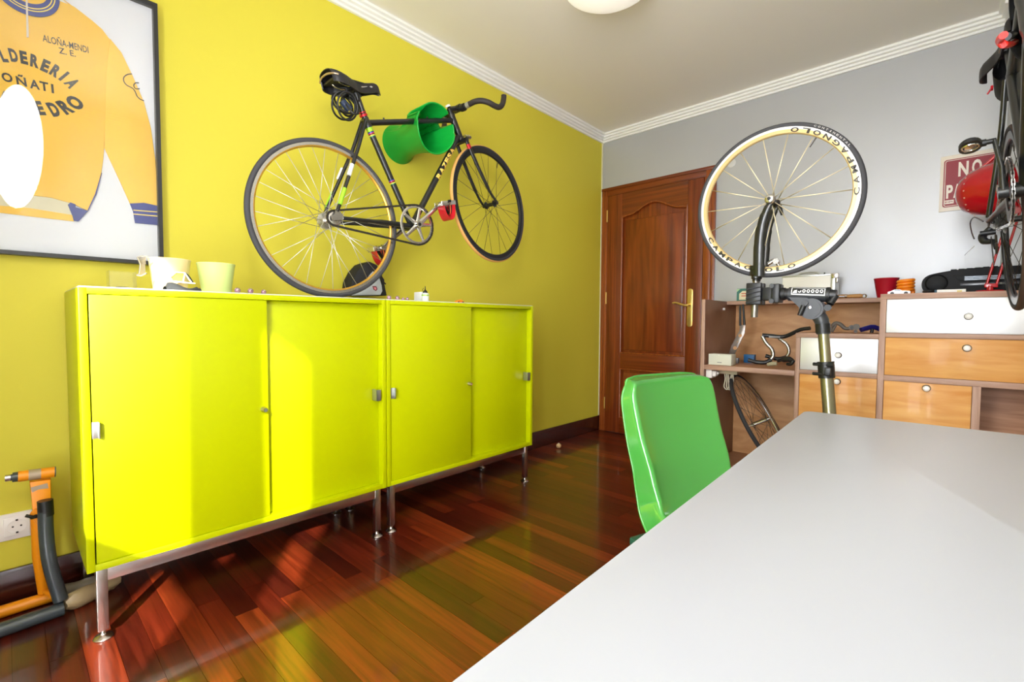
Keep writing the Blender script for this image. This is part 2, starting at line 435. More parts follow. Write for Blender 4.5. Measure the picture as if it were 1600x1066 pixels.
M_brass = mat('brass', 'E6C778', rough=0.3, metal=0.9)
hp = dpart('handle_plate', join(prism([(-.021+.0, -.125)] + [(.021*math.cos(a), -.125+.021*math.sin(a)) for a in [PI+PI*k/8 for k in range(9)]] + [(.021*math.cos(a), .125+.021*math.sin(a)) for a in [PI*k/8 for k in range(9)]], 0, .005, (0.808, YF-.026, 1.065), (1, 0, 0), (0, 0, 1), (0, -1, 0), .002),
    *[lathe([(0, .0065), (.003, .006), (.004, .004)], (0.808+dx, YF-.026, 1.065+dz), (0, -1, 0), 10) for dx in (-.01, .01) for dz in (-.125, .125)]), M_brass)
dpart('door_handle', join(cyl((0.808, YF-.031, 1.085), (0.808, YF-.075, 1.085), .011, .009), tube(smooth([(.808, YF-.07, 1.085), (.785, YF-.074, 1.083), (.755, YF-.072, 1.092), (.715, YF-.070, 1.104), (.690, YF-.070, 1.100)], 5), [.009]*11 + [.008]*10, 10)), M_brass)
for z in (1.86, 1.16, 0.25): dpart('hinge', cyl((0.0755, YF-.03, z-.05), (0.0755, YF-.03, z+.05), .006, seg=10), M_brass)

# ceiling lamp: a shallow white bowl
lc = px(950, -9, 2, 2.44)
lamp = thing('ceiling_lamp', 'round white bowl lamp fixed to the ceiling', 'lamp', (lc.x, lc.y, ZC))
M_lamp = mat('lit opal glass', 'FFFAF0', rough=0.4, emit=0.4)
part(lamp, 'mount_plate', lathe([(0, 0), (.07, 0), (.07, -.03), (0, -.03)], (lc.x, lc.y, ZC-.0005), seg=32), M_white)
part(lamp, 'shade', lathe([(0.0, -.125), (.06, -.124), (.12, -.118), (.17, -.105), (.2, -.085), (.215, -.055), (.213, -.05), (.195, -.075), (.16, -.095), (0, -.11)], (lc.x, lc.y, ZC), seg=56), M_lamp)
part(lamp, 'stem', cyl((lc.x, lc.y, ZC-.02), (lc.x, lc.y, ZC-.112), .012), M_white)

solo('wall_disc', lathe([(0, .004), (.026, .0035), (.030, .001), (.030, 0), (0, 0)], px(1143, 255, 1, YF-.0005), (0, -1, 0), 36), mat('pale disc', 'CFCFCB', rough=.35), 'pale round disc on silver wall between door and repair stand wheel', 'wall disc')
# wall sockets on the yellow wall
sk = thing('wall_socket', 'white double wall socket low on the yellow wall behind the trainer', 'socket', (0, .352, .222))
M_plastic = mat('white plastic', 'EFEAE6', rough=0.35)
part(sk, 'frame', box(.0002, .010, .262, .418, .224, .312, .004), M_plastic)
for yc in (.381, .302):
    f = part(sk, 'socket_insert', box(.008, .013, yc-.030, yc+.030, .238, .298, .002), M_plastic)
    part(f, 'socket_well', lathe([(.0, .0136), (.021, .0136), (.021, .0145), (.0225, .0145), (.0225, .0125), (0, .0125)], (0, yc, .268), (1, 0, 0), 28), M_plastic)
    part(f, 'socket_holes', join(*[cyl((.0135, yc+dy, .268), (.0142, yc+dy, .268), .0028, seg=10) for dy in (-.0095, .0095)], box(.0132, .016, yc-.003, yc+.003, .286, .291), box(.0132, .016, yc-.003, yc+.003, .245, .250)), mat('socket hole', '3A3430', rough=.6))
# ------------------------------------------------------------------ lime sliding-door cabinets
M_lime = mat('lime lacquer', 'B3BB00', rough=0.32, spec=0.25)
M_chrome = mat('worn chrome', 'C9C2BE', rough=0.22, metal=1.0, vary=0.12, vscale=40)
M_steel = mat('satin steel', 'BFC2BE', rough=0.3, metal=0.9)
XF, ZB, ZT = 0.456, 0.218, 1.045
def cabinet(y0, y1, label):
    c = thing('sliding_door_cabinet', label, 'cabinet', (.238, (y0+y1)/2, 0), 'lime sliding-door cabinets')
    t = .019; ym = (y0+y1)/2
    for a in (y0, y1-t): part(c, 'side_panel', box(.021, XF, a, a+t, ZB, ZT-.001, .0015), M_lime)
    part(c, 'top_panel', box(.021, XF-.0006, y0+t, y1-t, ZT-.019, ZT-.001, .001), M_lime)
    part(c, 'bottom_panel', box(.021, XF-.0006, y0+t, y1-t, ZB+.0006, ZB+.020, .001), M_lime)
    part(c, 'back_panel', box(.021, .030, y0+t, y1-t, ZB+.02, ZT-.019), M_lime)
    part(c, 'top_mat', box(.021, XF-.004, y0+.002, y1-.002, ZT-.001, ZT+.003, .001), mat('pale grey sheet', 'C9CBB8', rough=.4))
    d1 = part(c, 'sliding_door', box(.436, XF-.005, y0+t+.0035, ym+.008, ZB+.0215, ZT-.020, .0012), M_lime)
    d2 = part(c, 'sliding_door', box(.410, .424, ym-.02, y1-t-.001, ZB+.0205, ZT-.020, .0012), M_lime)
    z = .632
    part(d1, 'handle', join(box(XF-.0052, XF-.003, y0+.021, y0+.037, z-.024, z+.024, .0006), box(XF-.0052, XF+.013, y0+.034, y0+.037, z-.024, z+.024, .0006)), M_steel)
    part(d2, 'handle', join(box(.4238, .426, y1-.050, y1-.034, z-.024, z+.024, .0006), box(.4238, XF+.006, y1-.050, y1-.047, z-.024, z+.024, .0006), box(XF+.003, XF+.006, y1-.050, y1-.030, z-.024, z+.024, .0006)), M_steel)
    part(d1, 'lock', lathe([(0, .0), (.011, 0), (.011, .004), (.009, .007), (.0085, .018), (.007, .021), (.003, .021), (.003, .019), (0, .019)], (XF-.0055, ym-.008, z), (1, 0, 0), 24), M_chrome)
    for yy in (y0+.034, y1-.034):
        for xx in (.055, .428):
            lg = part(c, 'leg', box(xx-.013, xx+.013, yy-.013, yy+.013, .028, ZB-.0005, .0015), M_chrome)
            part(lg, 'foot', lathe([(0, 0), (.024, .0), (.025, .004), (.020, .010), (.010, .013), (.0075, .016), (.0075, .028), (0, .028)], (xx, yy, .0003), seg=28), M_chrome)
    for xx in (.055, .428): part(c, 'rail', box(xx-.011, xx+.011, y0+.047, y1-.047, .176, ZB-.0004, .001), M_chrome)
    for yy in (y0+.034, y1-.034): part(c, 'rail', box(.068, .415, yy-.011, yy+.011, .176, ZB-.0004, .001), M_chrome)
    return c
cabinet(.513, 1.499, 'lime yellow sliding-door cabinet under the rear wheel of the black bicycle')
cabinet(1.503, 2.489, 'lime yellow sliding-door cabinet between its twin and the wooden door')

# ------------------------------------------------------------------ framed jersey
FY0, FY1, FZ0, FZ1 = .095, .792, 1.160, 2.135
pic = thing('framed_jersey', 'black framed yellow cycling jersey with blue cuffs behind glass on yellow wall', 'picture', (0, (FY0+FY1)/2, FZ0))
M_black = mat('black frame', '141416', rough=.35)
fw = .013
part(pic, 'frame', join(box(.0005, .040, FY0, FY0+fw, FZ0, FZ1), box(.0005, .040, FY1-fw, FY1, FZ0, FZ1), box(.0005, .0399, FY0+fw, FY1-fw, FZ0, FZ0+fw), box(.0005, .0399, FY0+fw, FY1-fw, FZ1-fw, FZ1)), M_black)
part(pic, 'backing', box(.004, .012, FY0+fw, FY1-fw, FZ0+fw, FZ1-fw), mat('white backing board', 'D6D9E0', rough=.7))
M_jy = mat('jersey yellow', 'E8B93E', rough=.8, bump=.25, bscale=40, vary=.07, vscale=7)
M_jb = mat('jersey navy', '22337F', rough=.8, bump=.2, bscale=300)
M_jl = mat('jersey lining', 'CFC9AC', rough=.9, bump=.6, bscale=25)
M_ink = mat('jersey ink', '23242C', rough=.7)
JC = px(46, 150, 0, .016).y
def jpt(p): q = px(p[0], p[1], 0, .016); return (q.y, q.z)
def mir(p): return (2*JC - p[0], p[1])
def jprism(pts, t0, t1, bev=.002): return prism(pts, t0, t1, (0, 0, 0), (0, 1, 0), (0, 0, 1), (1, 0, 0), bev)
right = [jpt(p) for p in ((92, -6), (120, 14), (144, 32), (160, 46), (172, 62))]
side = [jpt(p) for p in ((166, 120), (165, 180), (163, 232), (161, 252), (158, 273), (149, 304), (137, 329.5))]
hem = [jpt(p) for p in ((112, 318), (80, 309), (46, 305))]
halfR = [(JC+.105, jpt((46, -6))[1]+.02)] + right + side + hem
body = halfR + [mir(p) for p in halfR[::-1]][1:]
jb = part(pic, 'jersey_body', jprism(body, .0122, .0185, .003), M_jy)
part(jb, 'jersey_lining', jprism([jpt(p) for p in ((46, 303), (112, 315), (109, 327), (114, 338), (46, 326))] + [mir(jpt(p)) for p in ((114, 338), (109, 327), (112, 315))], .0121, .0140, .0), M_jl)
part(jb, 'back_hem', jprism([jpt(p) for p in ((46, 325), (114, 336), (116, 346), (46, 338))] + [mir(jpt(p)) for p in ((116, 346), (114, 336))], .0121, .0152, .001), M_jy)
for s in (0, 1):
    f = (lambda p: mir(jpt(p))) if s else jpt
    o = lambda P: [f(p) for p in P][::(-1 if s else 1)]
    part(jb, 'sleeve', jprism(o(((172, 60), (190, 82), (206, 115), (225, 159), (236, 200), (243, 250), (246.5, 300), (247.5, 322), (204, 320), (184, 276), (163, 231), (163, 150), (166, 100))), .0123, .0175, .003), M_jy)
    cu = part(jb, 'cuff', jprism(o(((203, 318), (225, 317), (247.8, 322), (247.8, 352), (211, 348.5), (208, 330))), .0124, .0195, .002), M_jb)
    part(cu, 'cuff_stripe', join(jprism(o(((208, 328), (247, 331), (247, 332.4), (208, 329.4))), .0196, .0199, 0), jprism(o(((208, 334), (247, 337.5), (247, 338.9), (208, 335.4))), .0196, .0199, 0)), mat('cuff stripe', 'E8CF5A', rough=.8))
    part(jb, 'hem_patch', jprism(o(((106, 320), (110, 316.5), (118, 319.5), (118, 324), (138, 329.5), (123, 346), (115, 345), (113, 337))), .0124, .0196, .001), M_jb)
    part(jb, 'side_piping', jprism(o(((159.5, 270), (158, 271), (148.5, 303), (137, 328), (138, 329.5), (150.5, 304))), .0124, .0192, .0), M_jb)
cz = jpt((52, -13))[1]
def annulus(r0, r1, q0, q1, t0, t1):
    A = [PI + PI*k/24 for k in range(25)]
    pts = [(JC + r1*math.cos(a), cz + q1*math.sin(a)) for a in A] + [(JC + r0*math.cos(a), cz + q0*math.sin(a)) for a in A[::-1]]
    return jprism(pts, t0, t1, 0)
col = part(jb, 'collar', annulus(.050, .080, .045, .083, .0186, .0225), M_jb)
part(col, 'collar_stripe', join(annulus(.060, .0625, .058, .061, .0226, .0229), annulus(.067, .0695, .066, .069, .0226, .0229)), mat('cuff stripe', 'E8CF5A'))
part(jb, 'zip', jprism([jpt(p) for p in ((40, 0), (43, 0), (45, 59), (41.5, 59))], .0186, .0232, 0), mat('zip', 'C9BFB2', rough=.5))
def jletter(s, x, y, wpx, hpx, ang, bold):
    c = px(x, y, 0, .019); a = math.radians(ang)
    ax = (px(x+4*math.cos(a), y+4*math.sin(a), 0, .019) - c)
    wm = ax.length/4*wpx; ay = Vector((0, -ax.z, ax.y)); up = (px(x, y-4, 0, .019) - px(x, y, 0, .019)).length/4
    return letter(s, c, ax, ay, wm, hpx*up, (1, 0, 0), bold=bold, depth=.0)
def word(name, spec, bold=.03, m=M_ink):
    for s in spec: part(jb, 'letter' if len(s[0]) == 1 else name, jletter(*s, bold), m)
word('lettering', [('C', -62, 117, 14, 21, -38), ('A', -44, 104, 14, 21, -28), ('L', 5, 86.5, 10, 20, 4), ('D', 21, 86.5, 13, 20, 9), ('E', 37, 90, 12, 20, 13), ('R', 54, 95.5, 14, 20, 18), ('E', 71, 103, 13, 20, 25), ('R', 87, 111, 14, 20, 31), ('I', 100, 119, 5, 20, 38), ('A', 113, 130, 14, 20, 45)], .055)
word('lettering', [('O', 11, 121, 17, 14, 8), ('Ñ', 33, 125.5, 16, 17, 10), ('A', 54, 132, 16, 14, 12), ('T', 69, 135, 14, 14, 12), ('I', 82, 138.5, 4, 14, 13)], .03)
word('lettering', [('S', -50, 128, 12, 21, 45), ('A', -30, 142, 13, 21, 32), ('N', 9, 154, 16, 21, 24), ('P', 43, 166, 13, 21, 3), ('E', 62, 169, 12, 21, 0), ('D', 84, 171, 14, 21, -7), ('R', 102, 167, 15, 21, -20), ('O', 117, 160.5, 17, 21, -38)], .055)
word('lettering', [('ALOÑA-MENDI', 103, 67.5, 74, 13, 15), ('Z. E.', 105, 81.5, 27, 9, 13)], .012)
for pts, clo in ((((206, 115.5), (199, 116.5), (193.5, 121), (193.5, 127), (198, 133), (207, 138), (211, 143), (214, 150), (219, 155), (225, 157.5)), 0), (((217, 129.5), (212, 129.5), (209, 133), (210.5, 137.5), (214, 139), (218, 138.5)), 0)):
    part(jb, 'sleeve_print', tube([px(a, b, 0, .0176) for a, b in smooth([(a, b, 0) for a, b in pts], 4) and [(v.x, v.y) for v in smooth([(a, b, 0) for a, b in pts], 4)]], .0018, 6), M_ink)
for pts in (((166, 62), (168, 80), (158, 105), (156, 140), (159, 180), (162, 225)), ((120, 50), (140, 90), (148, 140)), ((130, 180), (150, 215), (160, 235))):   # seams and folds
    part(jb, 'seam', tube([px(v.x, v.y, 0, .0178) for v in smooth([(a, b, 0) for a, b in pts], 5)], .0007, 6), mat('seam', 'B98A22', rough=.8))
part(pic, 'glass', box(.0330, .0345, FY0+fw, FY1-fw, FZ0+fw, FZ1-fw), thin_glass('picture glass', boost=1.0))

# ------------------------------------------------------------------ grey desk
a = math.radians(2.0); dx, dy = Vector((math.cos(a), math.sin(a), 0)), Vector((-math.sin(a), math.cos(a), 0))
DC = Vector((1.998, 1.702, 0)); DW, DL = .655, 1.48
desk = thing('desk', 'large desk with smooth light grey top beside the green chair', 'desk', DC + dx*DW/2 - dy*DL/2)
M_desk = mat('grey laminate', '98999C', rough=.32, spec=.4, vary=.015, vscale=8)
def desk_box(u0, u1, v0, v1, z0, z1, bev=.0): 
    return xform(box(u0, u1, v0, v1, z0, z1, bev), Matrix(((dx.x, dy.x, 0, DC.x), (dx.y, dy.y, 0, DC.y), (0, 0, 1, 0), (0, 0, 0, 1))))
def rounded(u0, u1, v0, v1, r, n=6):
    out = []
    for cx, cy, a0 in ((u1-r, v1-r, 0), (u0+r, v1-r, PI/2), (u0+r, v0+r, PI), (u1-r, v0+r, 1.5*PI)):
        out += [(cx + r*math.cos(a0+PI/2*k/n), cy + r*math.sin(a0+PI/2*k/n)) for k in range(n+1)]
    return out
part(desk, 'desk_top', prism(rounded(0, DW, -DL, 0, .022), .712, .740, DC, dx, dy, (0, 0, 1), .003), M_desk)
M_legs = mat('grey steel', '8E9094', rough=.4, metal=.6)
for u in (.06, DW-.06):
    for v in (-.08, -DL+.08): part(desk, 'leg', desk_box(u-.02, u+.02, v-.02, v+.02, .0005, .7115, .003), M_legs)
for u in (.06, DW-.06): part(desk, 'apron', desk_box(u-.012, u+.012, -DL+.101, -.101, .66, .7115, .002), M_legs)
for v in (-.08, -DL+.08): part(desk, 'apron', desk_box(.081, DW-.081, v-.012, v+.012, .66, .7115, .002), M_legs)

# ------------------------------------------------------------------ green chair
M_green = mat('glossy green plastic', '428F3B', rough=.12, coat=.5, spec=.6)
CP = Vector((1.648, 1.892, 0)); cfw = Vector((.956, -.292, 0)).normalized(); crt = Vector((cfw.y, -cfw.x, 0))
ch = thing('swivel_chair', 'glossy green plastic shell chair pulled up to the grey desk', 'chair', (CP + cfw*.22))
def cpos(s, fwd, z): return CP + crt*s + cfw*fwd + Vector((0, 0, z))
spine = smooth([(-.105, 0, .785), (-.078, 0, .70), (-.044, 0, .59), (-.010, 0, .50), (.004, 0, .435), (.020, 0, .385), (.060, 0, .352), (.14, 0, .342), (.26, 0, .345), (.35, 0, .348), (.405, 0, .338), (.43, 0, .315)], 6)
def spine_at(v):
    f = v*(len(spine)-1); i = min(int(f), len(spine)-2); q = f-i
    p = spine[i]*(1-q) + spine[i+1]*q; t = (spine[min(i+2, len(spine)-1)] - spine[max(i-1, 0)]).normalized()
    return p, t
def shell(u, v):
    """one-piece shell: dished towards the sitter, its edges rolled away from the sitter"""
    s = u*2-1; q = abs(s); sg = 1 if s > 0 else -1; p, t = spine_at(v); n_ = Vector((-t.z, 0, t.x)); n_ = n_ if (n_.x + n_.z) > 0 else -n_
    end = max(0, 1 - v/.11); endf = max(0, (v-.92)/.08)
    hw = .204 - .016*max(0, min(1, (v-.05)/.33)) + .022*max(0, min(1, (v-.42)/.15))
    hw *= 1 - .17*end**2.4 - .14*endf**2.4
    D = .028 + .046*min(1, v/.42)
    if q <= .84: lat = hw*.94*(q/.84); off = .024*(q/.84)**2.2; roll = 0
    else:
        w_ = (q-.84)/.16
        if w_ < .45: a_ = w_/.45*PI/2; lat = hw*(.94 + .06*math.sin(a_)); off = .024; roll = .013*(1-math.cos(a_))
        else: lat = hw + .006*(w_-.45); off = .024; roll = .013 + (w_-.45)/.55*D
    rt = .050*max(0, 1 - v/.035)**1.6
    dish = -.012*math.sin(PI*min(1, v/.42)) if v < .42 else 0
    o_ = n_*(off*(1-.5*endf) + dish - max(roll, rt))
    return cpos(sg*lat, p.x + o_.x, p.z + o_.z - .022*end*q**4)
part(ch, 'shell', sheet(shell, 84, 100, .005), M_green, shade=80)
part(ch, 'shell_rim', tube([shell(0, 1-j/70) for j in range(71)] + [shell(i/44, 0) for i in range(1, 45)] + [shell(1, j/70) for j in range(1, 71)] + [shell(1-i/44, 1) for i in range(1, 44)], .004, 8, closed=True), M_green, shade=80)
M_blackpl = mat('black plastic', '17181A', rough=.4)
bc = CP + cfw*.20
part(ch, 'back_bracket', join(xform(box(-.03, .03, -.02, .20, .300, .322, .003), Matrix.Translation(CP) @ Matrix(((crt.x, cfw.x, 0, 0), (crt.y, cfw.y, 0, 0), (0, 0, 1, 0), (0, 0, 0, 1))))), M_blackpl)
part(ch, 'lever', xform(box(.205, .275, .00, .055, .285, .310, .006), Matrix.Translation(CP) @ Matrix(((crt.x, cfw.x, 0, 0), (crt.y, cfw.y, 0, 0), (0, 0, 1, 0), (0, 0, 0, 1)))), mat('dark green plastic', '1F4A3A', rough=.35))
part(ch, 'seat_plate', lathe([(0, .295), (.09, .295), (.10, .305), (.10, .328), (0, .328)], (bc.x, bc.y, 0), seg=24), M_blackpl)
part(ch, 'column', lathe([(0, .10), (.028, .10), (.028, .22), (.018, .22), (.018, .297), (0, .297)], (bc.x, bc.y, 0), seg=20), M_legs)
base = part(ch, 'base_hub', lathe([(0, .055), (.04, .055), (.045, .08), (.04, .105), (0, .105)], (bc.x, bc.y, 0), seg=20), M_blackpl)
for k in range(5):
    an = 2*PI*k/5 + .5; d = Vector((math.cos(an), math.sin(an), 0)); e = bc + d*.25
    part(ch, 'base_arm', tube([bc + d*.03 + V(0, 0, .085), bc + d*.14 + V(0, 0, .08), e + V(0, 0, .066)], [.022, .018, .014], 10), M_blackpl)
    wd = Vector((-d.y, d.x, 0))
    part(ch, 'caster', join(cyl(e + V(0, 0, .026) - wd*.022, e + V(0, 0, .026) - wd*.006, .0255, seg=18), cyl(e + V(0, 0, .026) + wd*.006, e + V(0, 0, .026) + wd*.022, .0255, seg=18), cyl(e + V(0, 0, .026) - wd*.006, e + V(0, 0, .026) + wd*.006, .01), cyl(e + V(0, 0, .03), e + V(0, 0, .07), .006)), M_blackpl)

# ------------------------------------------------------------------ folded bicycle trainer by the cabinet
tr = thing('bike_trainer', 'folded orange and grey steel bike trainer with taped feet beside the lime cabinet', 'trainer', (.14, .40, 0))
M_or = mat('chipped orange paint', 'F0930F', rough=.4, vary=.05, vscale=30)
M_gr = mat('dark grey steel tube', '3A4144', rough=.35, coat=.2)
M_tape = mat('brown packing tape', 'A8916A', rough=.35, bump=.8, bscale=45, vary=.25, vscale=18)
M_chip = mat('bare scraped metal', 'AE9A86', rough=.5, metal=.3)
XT = .10
top0, top1 = px(28, 745, 0, .12), px(85, 737.5, 0, .12)
part(tr, 'crossbar', tube([top0, top1], .0165, 18), M_or)
part(tr, 'crossbar_cap', tube([top1, top1 + (top1-top0).normalized()*.003], .0168, 18), M_gr)
d = (top0-top1).normalized()
part(tr, 'axle_clamp', join(cyl(top0, top0 + d*.012, .0150), cyl(top0 + d*.012, top0 + d*.016, .010)), M_gr, 'dark collar on the axle clamp')
part(tr, 'axle_cup', lathe([(.006, 0), (.0105, 0), (.0105, .012), (.006, .012)], top0 + d*.016, d, 18, closed=True), M_chrome)
part(tr, 'paint_chip', join(tube([top0 + (top1-top0)*.28, top0 + (top1-top0)*.62], .01675, 18)), M_chip)
pA, pB = px(46, 752, 0, .115), px(79, 748, 0, .115)
pC, pD = px(80, 800, 0, .115), px(52, 812, 0, .115)
plate_poly = [(p.y, p.z) for p in (pA, pB, pC, px(66, 830, 0, .115), pD)]
part(tr, 'orange_plate', prism(plate_poly, .100, .130, (0, 0, 0), (0, 1, 0), (0, 0, 1), (1, 0, 0), .004), M_or)
part(tr, 'paint_chip', prism([(p.y, p.z) for p in (px(48, 762, 0, .13), px(74, 755, 0, .13), px(76, 763, 0, .13), px(60, 765, 0, .13), px(50, 770, 0, .13))], .1302, .1306, (0, 0, 0), (0, 1, 0), (0, 0, 1), (1, 0, 0)), M_chip)
part(tr, 'orange_upright', tube([px(58, 806, 0, .10), px(60, 870, 0, .095), px(68, 925, 0, .07)], [.016, .015, .014], 14), M_or)
part(tr, 'orange_base_tube', tube([V(.068, -.02, .020), V(.070, .30, .020), V(.066, .455, .020)], .019, 16), M_or)
part(tr, 'grey_upright', tube(smooth([px(71, 786, 0, .15), px(72, 830, 0, .155), px(78, 880, 0, .17), px(95, 938, 0, .185)], 6), .0185, 16), M_gr)
part(tr, 'grey_sleeve', tube([px(70.5, 782, 0, .15), px(72, 806, 0, .151)], .0192, 16), M_blackpl)
part(tr, 'grey_base_tube', tube([V(.205, -.02, .0225), V(.205, .30, .0225), V(.190, .475, .0225)], .0215, 16), M_gr)
part(tr, 'pinch_bolt', join(cyl(px(50, 809, 0, .135), px(56, 807, 0, .15), .006, seg=10), tube([px(40, 806, 0, .15), px(50, 808, 0, .15)], .005, 8)), M_blackpl)
part(tr, 'washer_tab', lathe([(0, 0), (.017, 0), (.017, .006), (0, .006)], px(58, 803, 0, .131), (1, 0, 0), 20), M_or)
part(tr, 'link_rod', cyl((.085, .44, .05), (.175, .455, .06), .008), M_or)
def taped(p0, p1, r):
    pts = []; rs = []
    for k in range(9):
        t = k/8; pts.append(Vector(p0)*(1-t) + Vector(p1)*t); rs.append(r*(1 + .16*math.sin(7*t+p0[0]*30) - (.35 if k in (0, 8) else 0)))
    bm = tube(pts, rs, 16)
    rr = random.Random(5)
    for v in bm.verts: v.co += Vector((rr.uniform(-1, 1), rr.uniform(-1, 1), rr.uniform(-.4, 1)))*.0022
    return bm
part(tr, 'taped_foot', taped((.186, .478, .029), (.115, .62, .029), .026), M_tape)
part(tr, 'taped_foot', taped((.070, .452, .030), (.112, .585, .030), .026), mat('grey brown tape', '6E6455', rough=.45, bump=.8, bscale=45, vary=.25, vscale=18))

# ------------------------------------------------------------------ flash with white umbrella on a stand (seen mirrored in the picture glass)
um = thing('flash_umbrella', 'white photo umbrella with flash on a tripod stand, mirrored in the picture glass', 'umbrella', (2.37, .07, 0))
M_canopy = mat('white umbrella cloth', 'FFFFFF', rough=.8)
n = FLASH_N; uu, vv = frame_for(n)
def canopy(u, v):
    an = 2*PI*u; r = .46*v; sc_ = 1 - .05*v*(0.5-0.5*math.cos(8*an))
    return FLASH_C - n*(.22 - .20*v*v) - n*.03 + (uu*math.cos(an) + vv*math.sin(an))*r*sc_
part(um, 'canopy', sheet(lambda u, v: canopy(u, .02+.98*v), 64, 10, .0015, wrap=True), M_canopy, shade=60)
for k in range(8): part(um, 'rib', tube([canopy((k+.0)/8, v) + n*.004 for v in (.02, .25, .5, .75, 1)], .0022, 6), M_steel)
tipU = FLASH_C - n*.255
part(um, 'shaft', cyl(tipU, FLASH_C + n*.02 - n*.5, .004, seg=8), M_steel)
hd = FLASH_C - n*.34
part(um, 'flash_head', join(cyl(hd - n*.16, hd, .045, .05), cyl(hd, hd + n*.03, .05, .06)), M_blackpl)
foot = V(2.37, .07, 0); knee = V(2.37, .07, hd.z-.14)
part(um, 'stand_pole', join(cyl(foot + V(0, 0, .05), foot + V(0, 0, 1.0), .015), cyl(foot + V(0, 0, 1.0), knee, .011), tube([knee, hd - n*.09 - V(0, 0, .04)], .010)), M_blackpl)
for k in range(3):
    an = 2*PI*k/3 + .4; e = foot + V(math.cos(an)*.2, math.sin(an)*.2, .008)
    part(um, 'stand_leg', tube([foot + V(0, 0, .42), e], .008, 8), M_blackpl)
# ------------------------------------------------------------------ plywood bench along the far wall
M_ply = wood('brown faced plywood', '98694A', 'BC8E6C', scale=(3, 3, 40), rough=.45, detail=5)
M_plyin = wood('plywood back', 'B5814F', 'D6A676', scale=(5, 30, 14), rough=.5, detail=6)
M_plyedge = wood('plywood edge', '9A7460', 'BE9A84', scale=(4, 60, 60), rough=.5)
M_plyedgev = wood('plywood edge upright', '9A7460', 'BE9A84', scale=(60, 60, 4), rough=.5)
M_birch = wood('varnished birch', 'C9853C', 'E3AE68', scale=(4, 30, 26), rough=.5, coat=.08, spec=.3, detail=7, per_object=.25, c3='D89C50')
M_darkply = wood('dark brown faced panel', '6E4632', '8A6450', scale=(30, 4, 3), rough=.35)
def brushed():
    m = mat('brushed aluminium', 'F1F2F4', rough=.38, metal=.5)
    return m
M_alu = brushed()
M_knob = mat('white porcelain knob', 'F4F2EE', rough=.15, coat=.4)
M_pewter = mat('pewter ring', '7E7668', rough=.4, metal=.8)
BY, BB = 3.343, 3.930
def bpart(o, n, *b, m=M_ply): return part(o, n, box(*b, .0008), m)
# open unit at the left with shelf and tool ledge
ou = thing('workbench_shelf', 'open brown plywood shelf unit holding tools beside the wooden door', 'shelf', (1.37, 3.64, 0))
bpart(ou, 'side_panel', 1.115, 1.137, BY, BB, .0005, 1.098, m=M_darkply)
bpart(ou, 'front_edge', 1.1145, 1.1375, BY-.003, BY, .0005, 1.0985, m=M_plyedgev)
bpart(ou, 'shelf_board', 1.1372, 1.6345, BY, BB-.012, .662, .690, m=M_ply)
bpart(ou, 'shelf_edge', 1.1372, 1.6345, BY-.003, BY, .6615, .6905, m=M_plyedge)
bpart(ou, 'back_panel', 1.1372, 1.6345, BB-.012, BB, .0005, 1.076, m=M_plyin)
bpart(ou, 'bottom_board', 1.1372, 1.6345, BY, BB-.0125, .0005, .030, m=M_ply)
led = bpart(ou, 'ledge_board', 1.1372, 1.9970, 3.730, BB, 1.0765, 1.100, m=M_ply)
bpart(ou, 'ledge_edge', 1.1372, 1.9970, 3.727, 3.730, 1.076, 1.1005, m=M_plyedge)
part(ou, 'shelf_pin', cyl((1.137, 3.66, 1.045), (1.149, 3.66, 1.045), .008, seg=12), M_plastic)
def knob(o, x, z, y):
    k = part(o, 'knob', lathe([(0, .030), (.007, .0295), (.0115, .026), (.0135, .021), (.0135, .018), (.006, .012), (.006, 0), (0, 0)], (x, y, z), (0, -1, 0), 22), M_knob)
    return k
def drawer(o, x0, x1, z0, z1, kx, kz, m, front=BY+.004):
    dp = .31 if x0 > 2.0 else .48
    d = part(o, 'drawer', box(x0+.0015, x1-.0015, front, front+.018, z0+.0015, z1-.0015, .0008), m)
    part(d, 'drawer_box', join(box(x0+.012, x1-.012, front+.018, front+dp, z0+.012, z0+.020), box(x0+.012, x0+.022, front+.018, front+dp, z0+.02, z1-.03), box(x1-.022, x1-.012, front+.018, front+dp, z0+.02, z1-.03)), M_plyin)
    if kx:
        knob(d, kx, kz, front)
        part(d, 'knob_ring', lathe([(.0115, 0), (.0165, 0), (.0165, .003), (.014, .005), (.0115, .004)], (kx, front, kz), (0, -1, 0), 24, closed=True), M_pewter)
    return d
# small two-drawer unit
su = thing('small_drawer_unit', 'low plywood drawer unit with one white and one birch drawer behind the repair stand', 'drawer unit', (1.82, 3.64, 0))
bpart(su, 'side_panel', 1.6352, 1.656, BY, BB, .0005, .876, m=M_plyedgev)
bpart(su, 'top_board', 1.6352, 1.9975, BY, BB, .8765, .9005, m=M_ply)
bpart(su, 'top_edge', 1.6352, 1.9975, BY-.003, BY, .876, .901, m=M_plyedge)
bpart(su, 'divider', 1.6563, 1.9975, BY, BB-.013, .676, .699, m=M_plyedge)
bpart(su, 'divider', 1.6563, 1.9975, BY, BB-.013, .34, .363, m=M_plyedge)
bpart(su, 'bottom_board', 1.6563, 1.9975, BY, BB-.013, .02, .043, m=M_plyedge)
bpart(su, 'back_panel', 1.6563, 1.9975, BB-.012, BB, .0005, 1.076, m=M_plyin)
drawer(su, 1.6563, 1.9975, .699, .8765, 1.832, .787, M_alu)
drawer(su, 1.6563, 1.9975, .363, .676, 1.831, .648, M_birch)
drawer(su, 1.6563, 1.9975, .043, .34, 1.831, .312, M_birch)
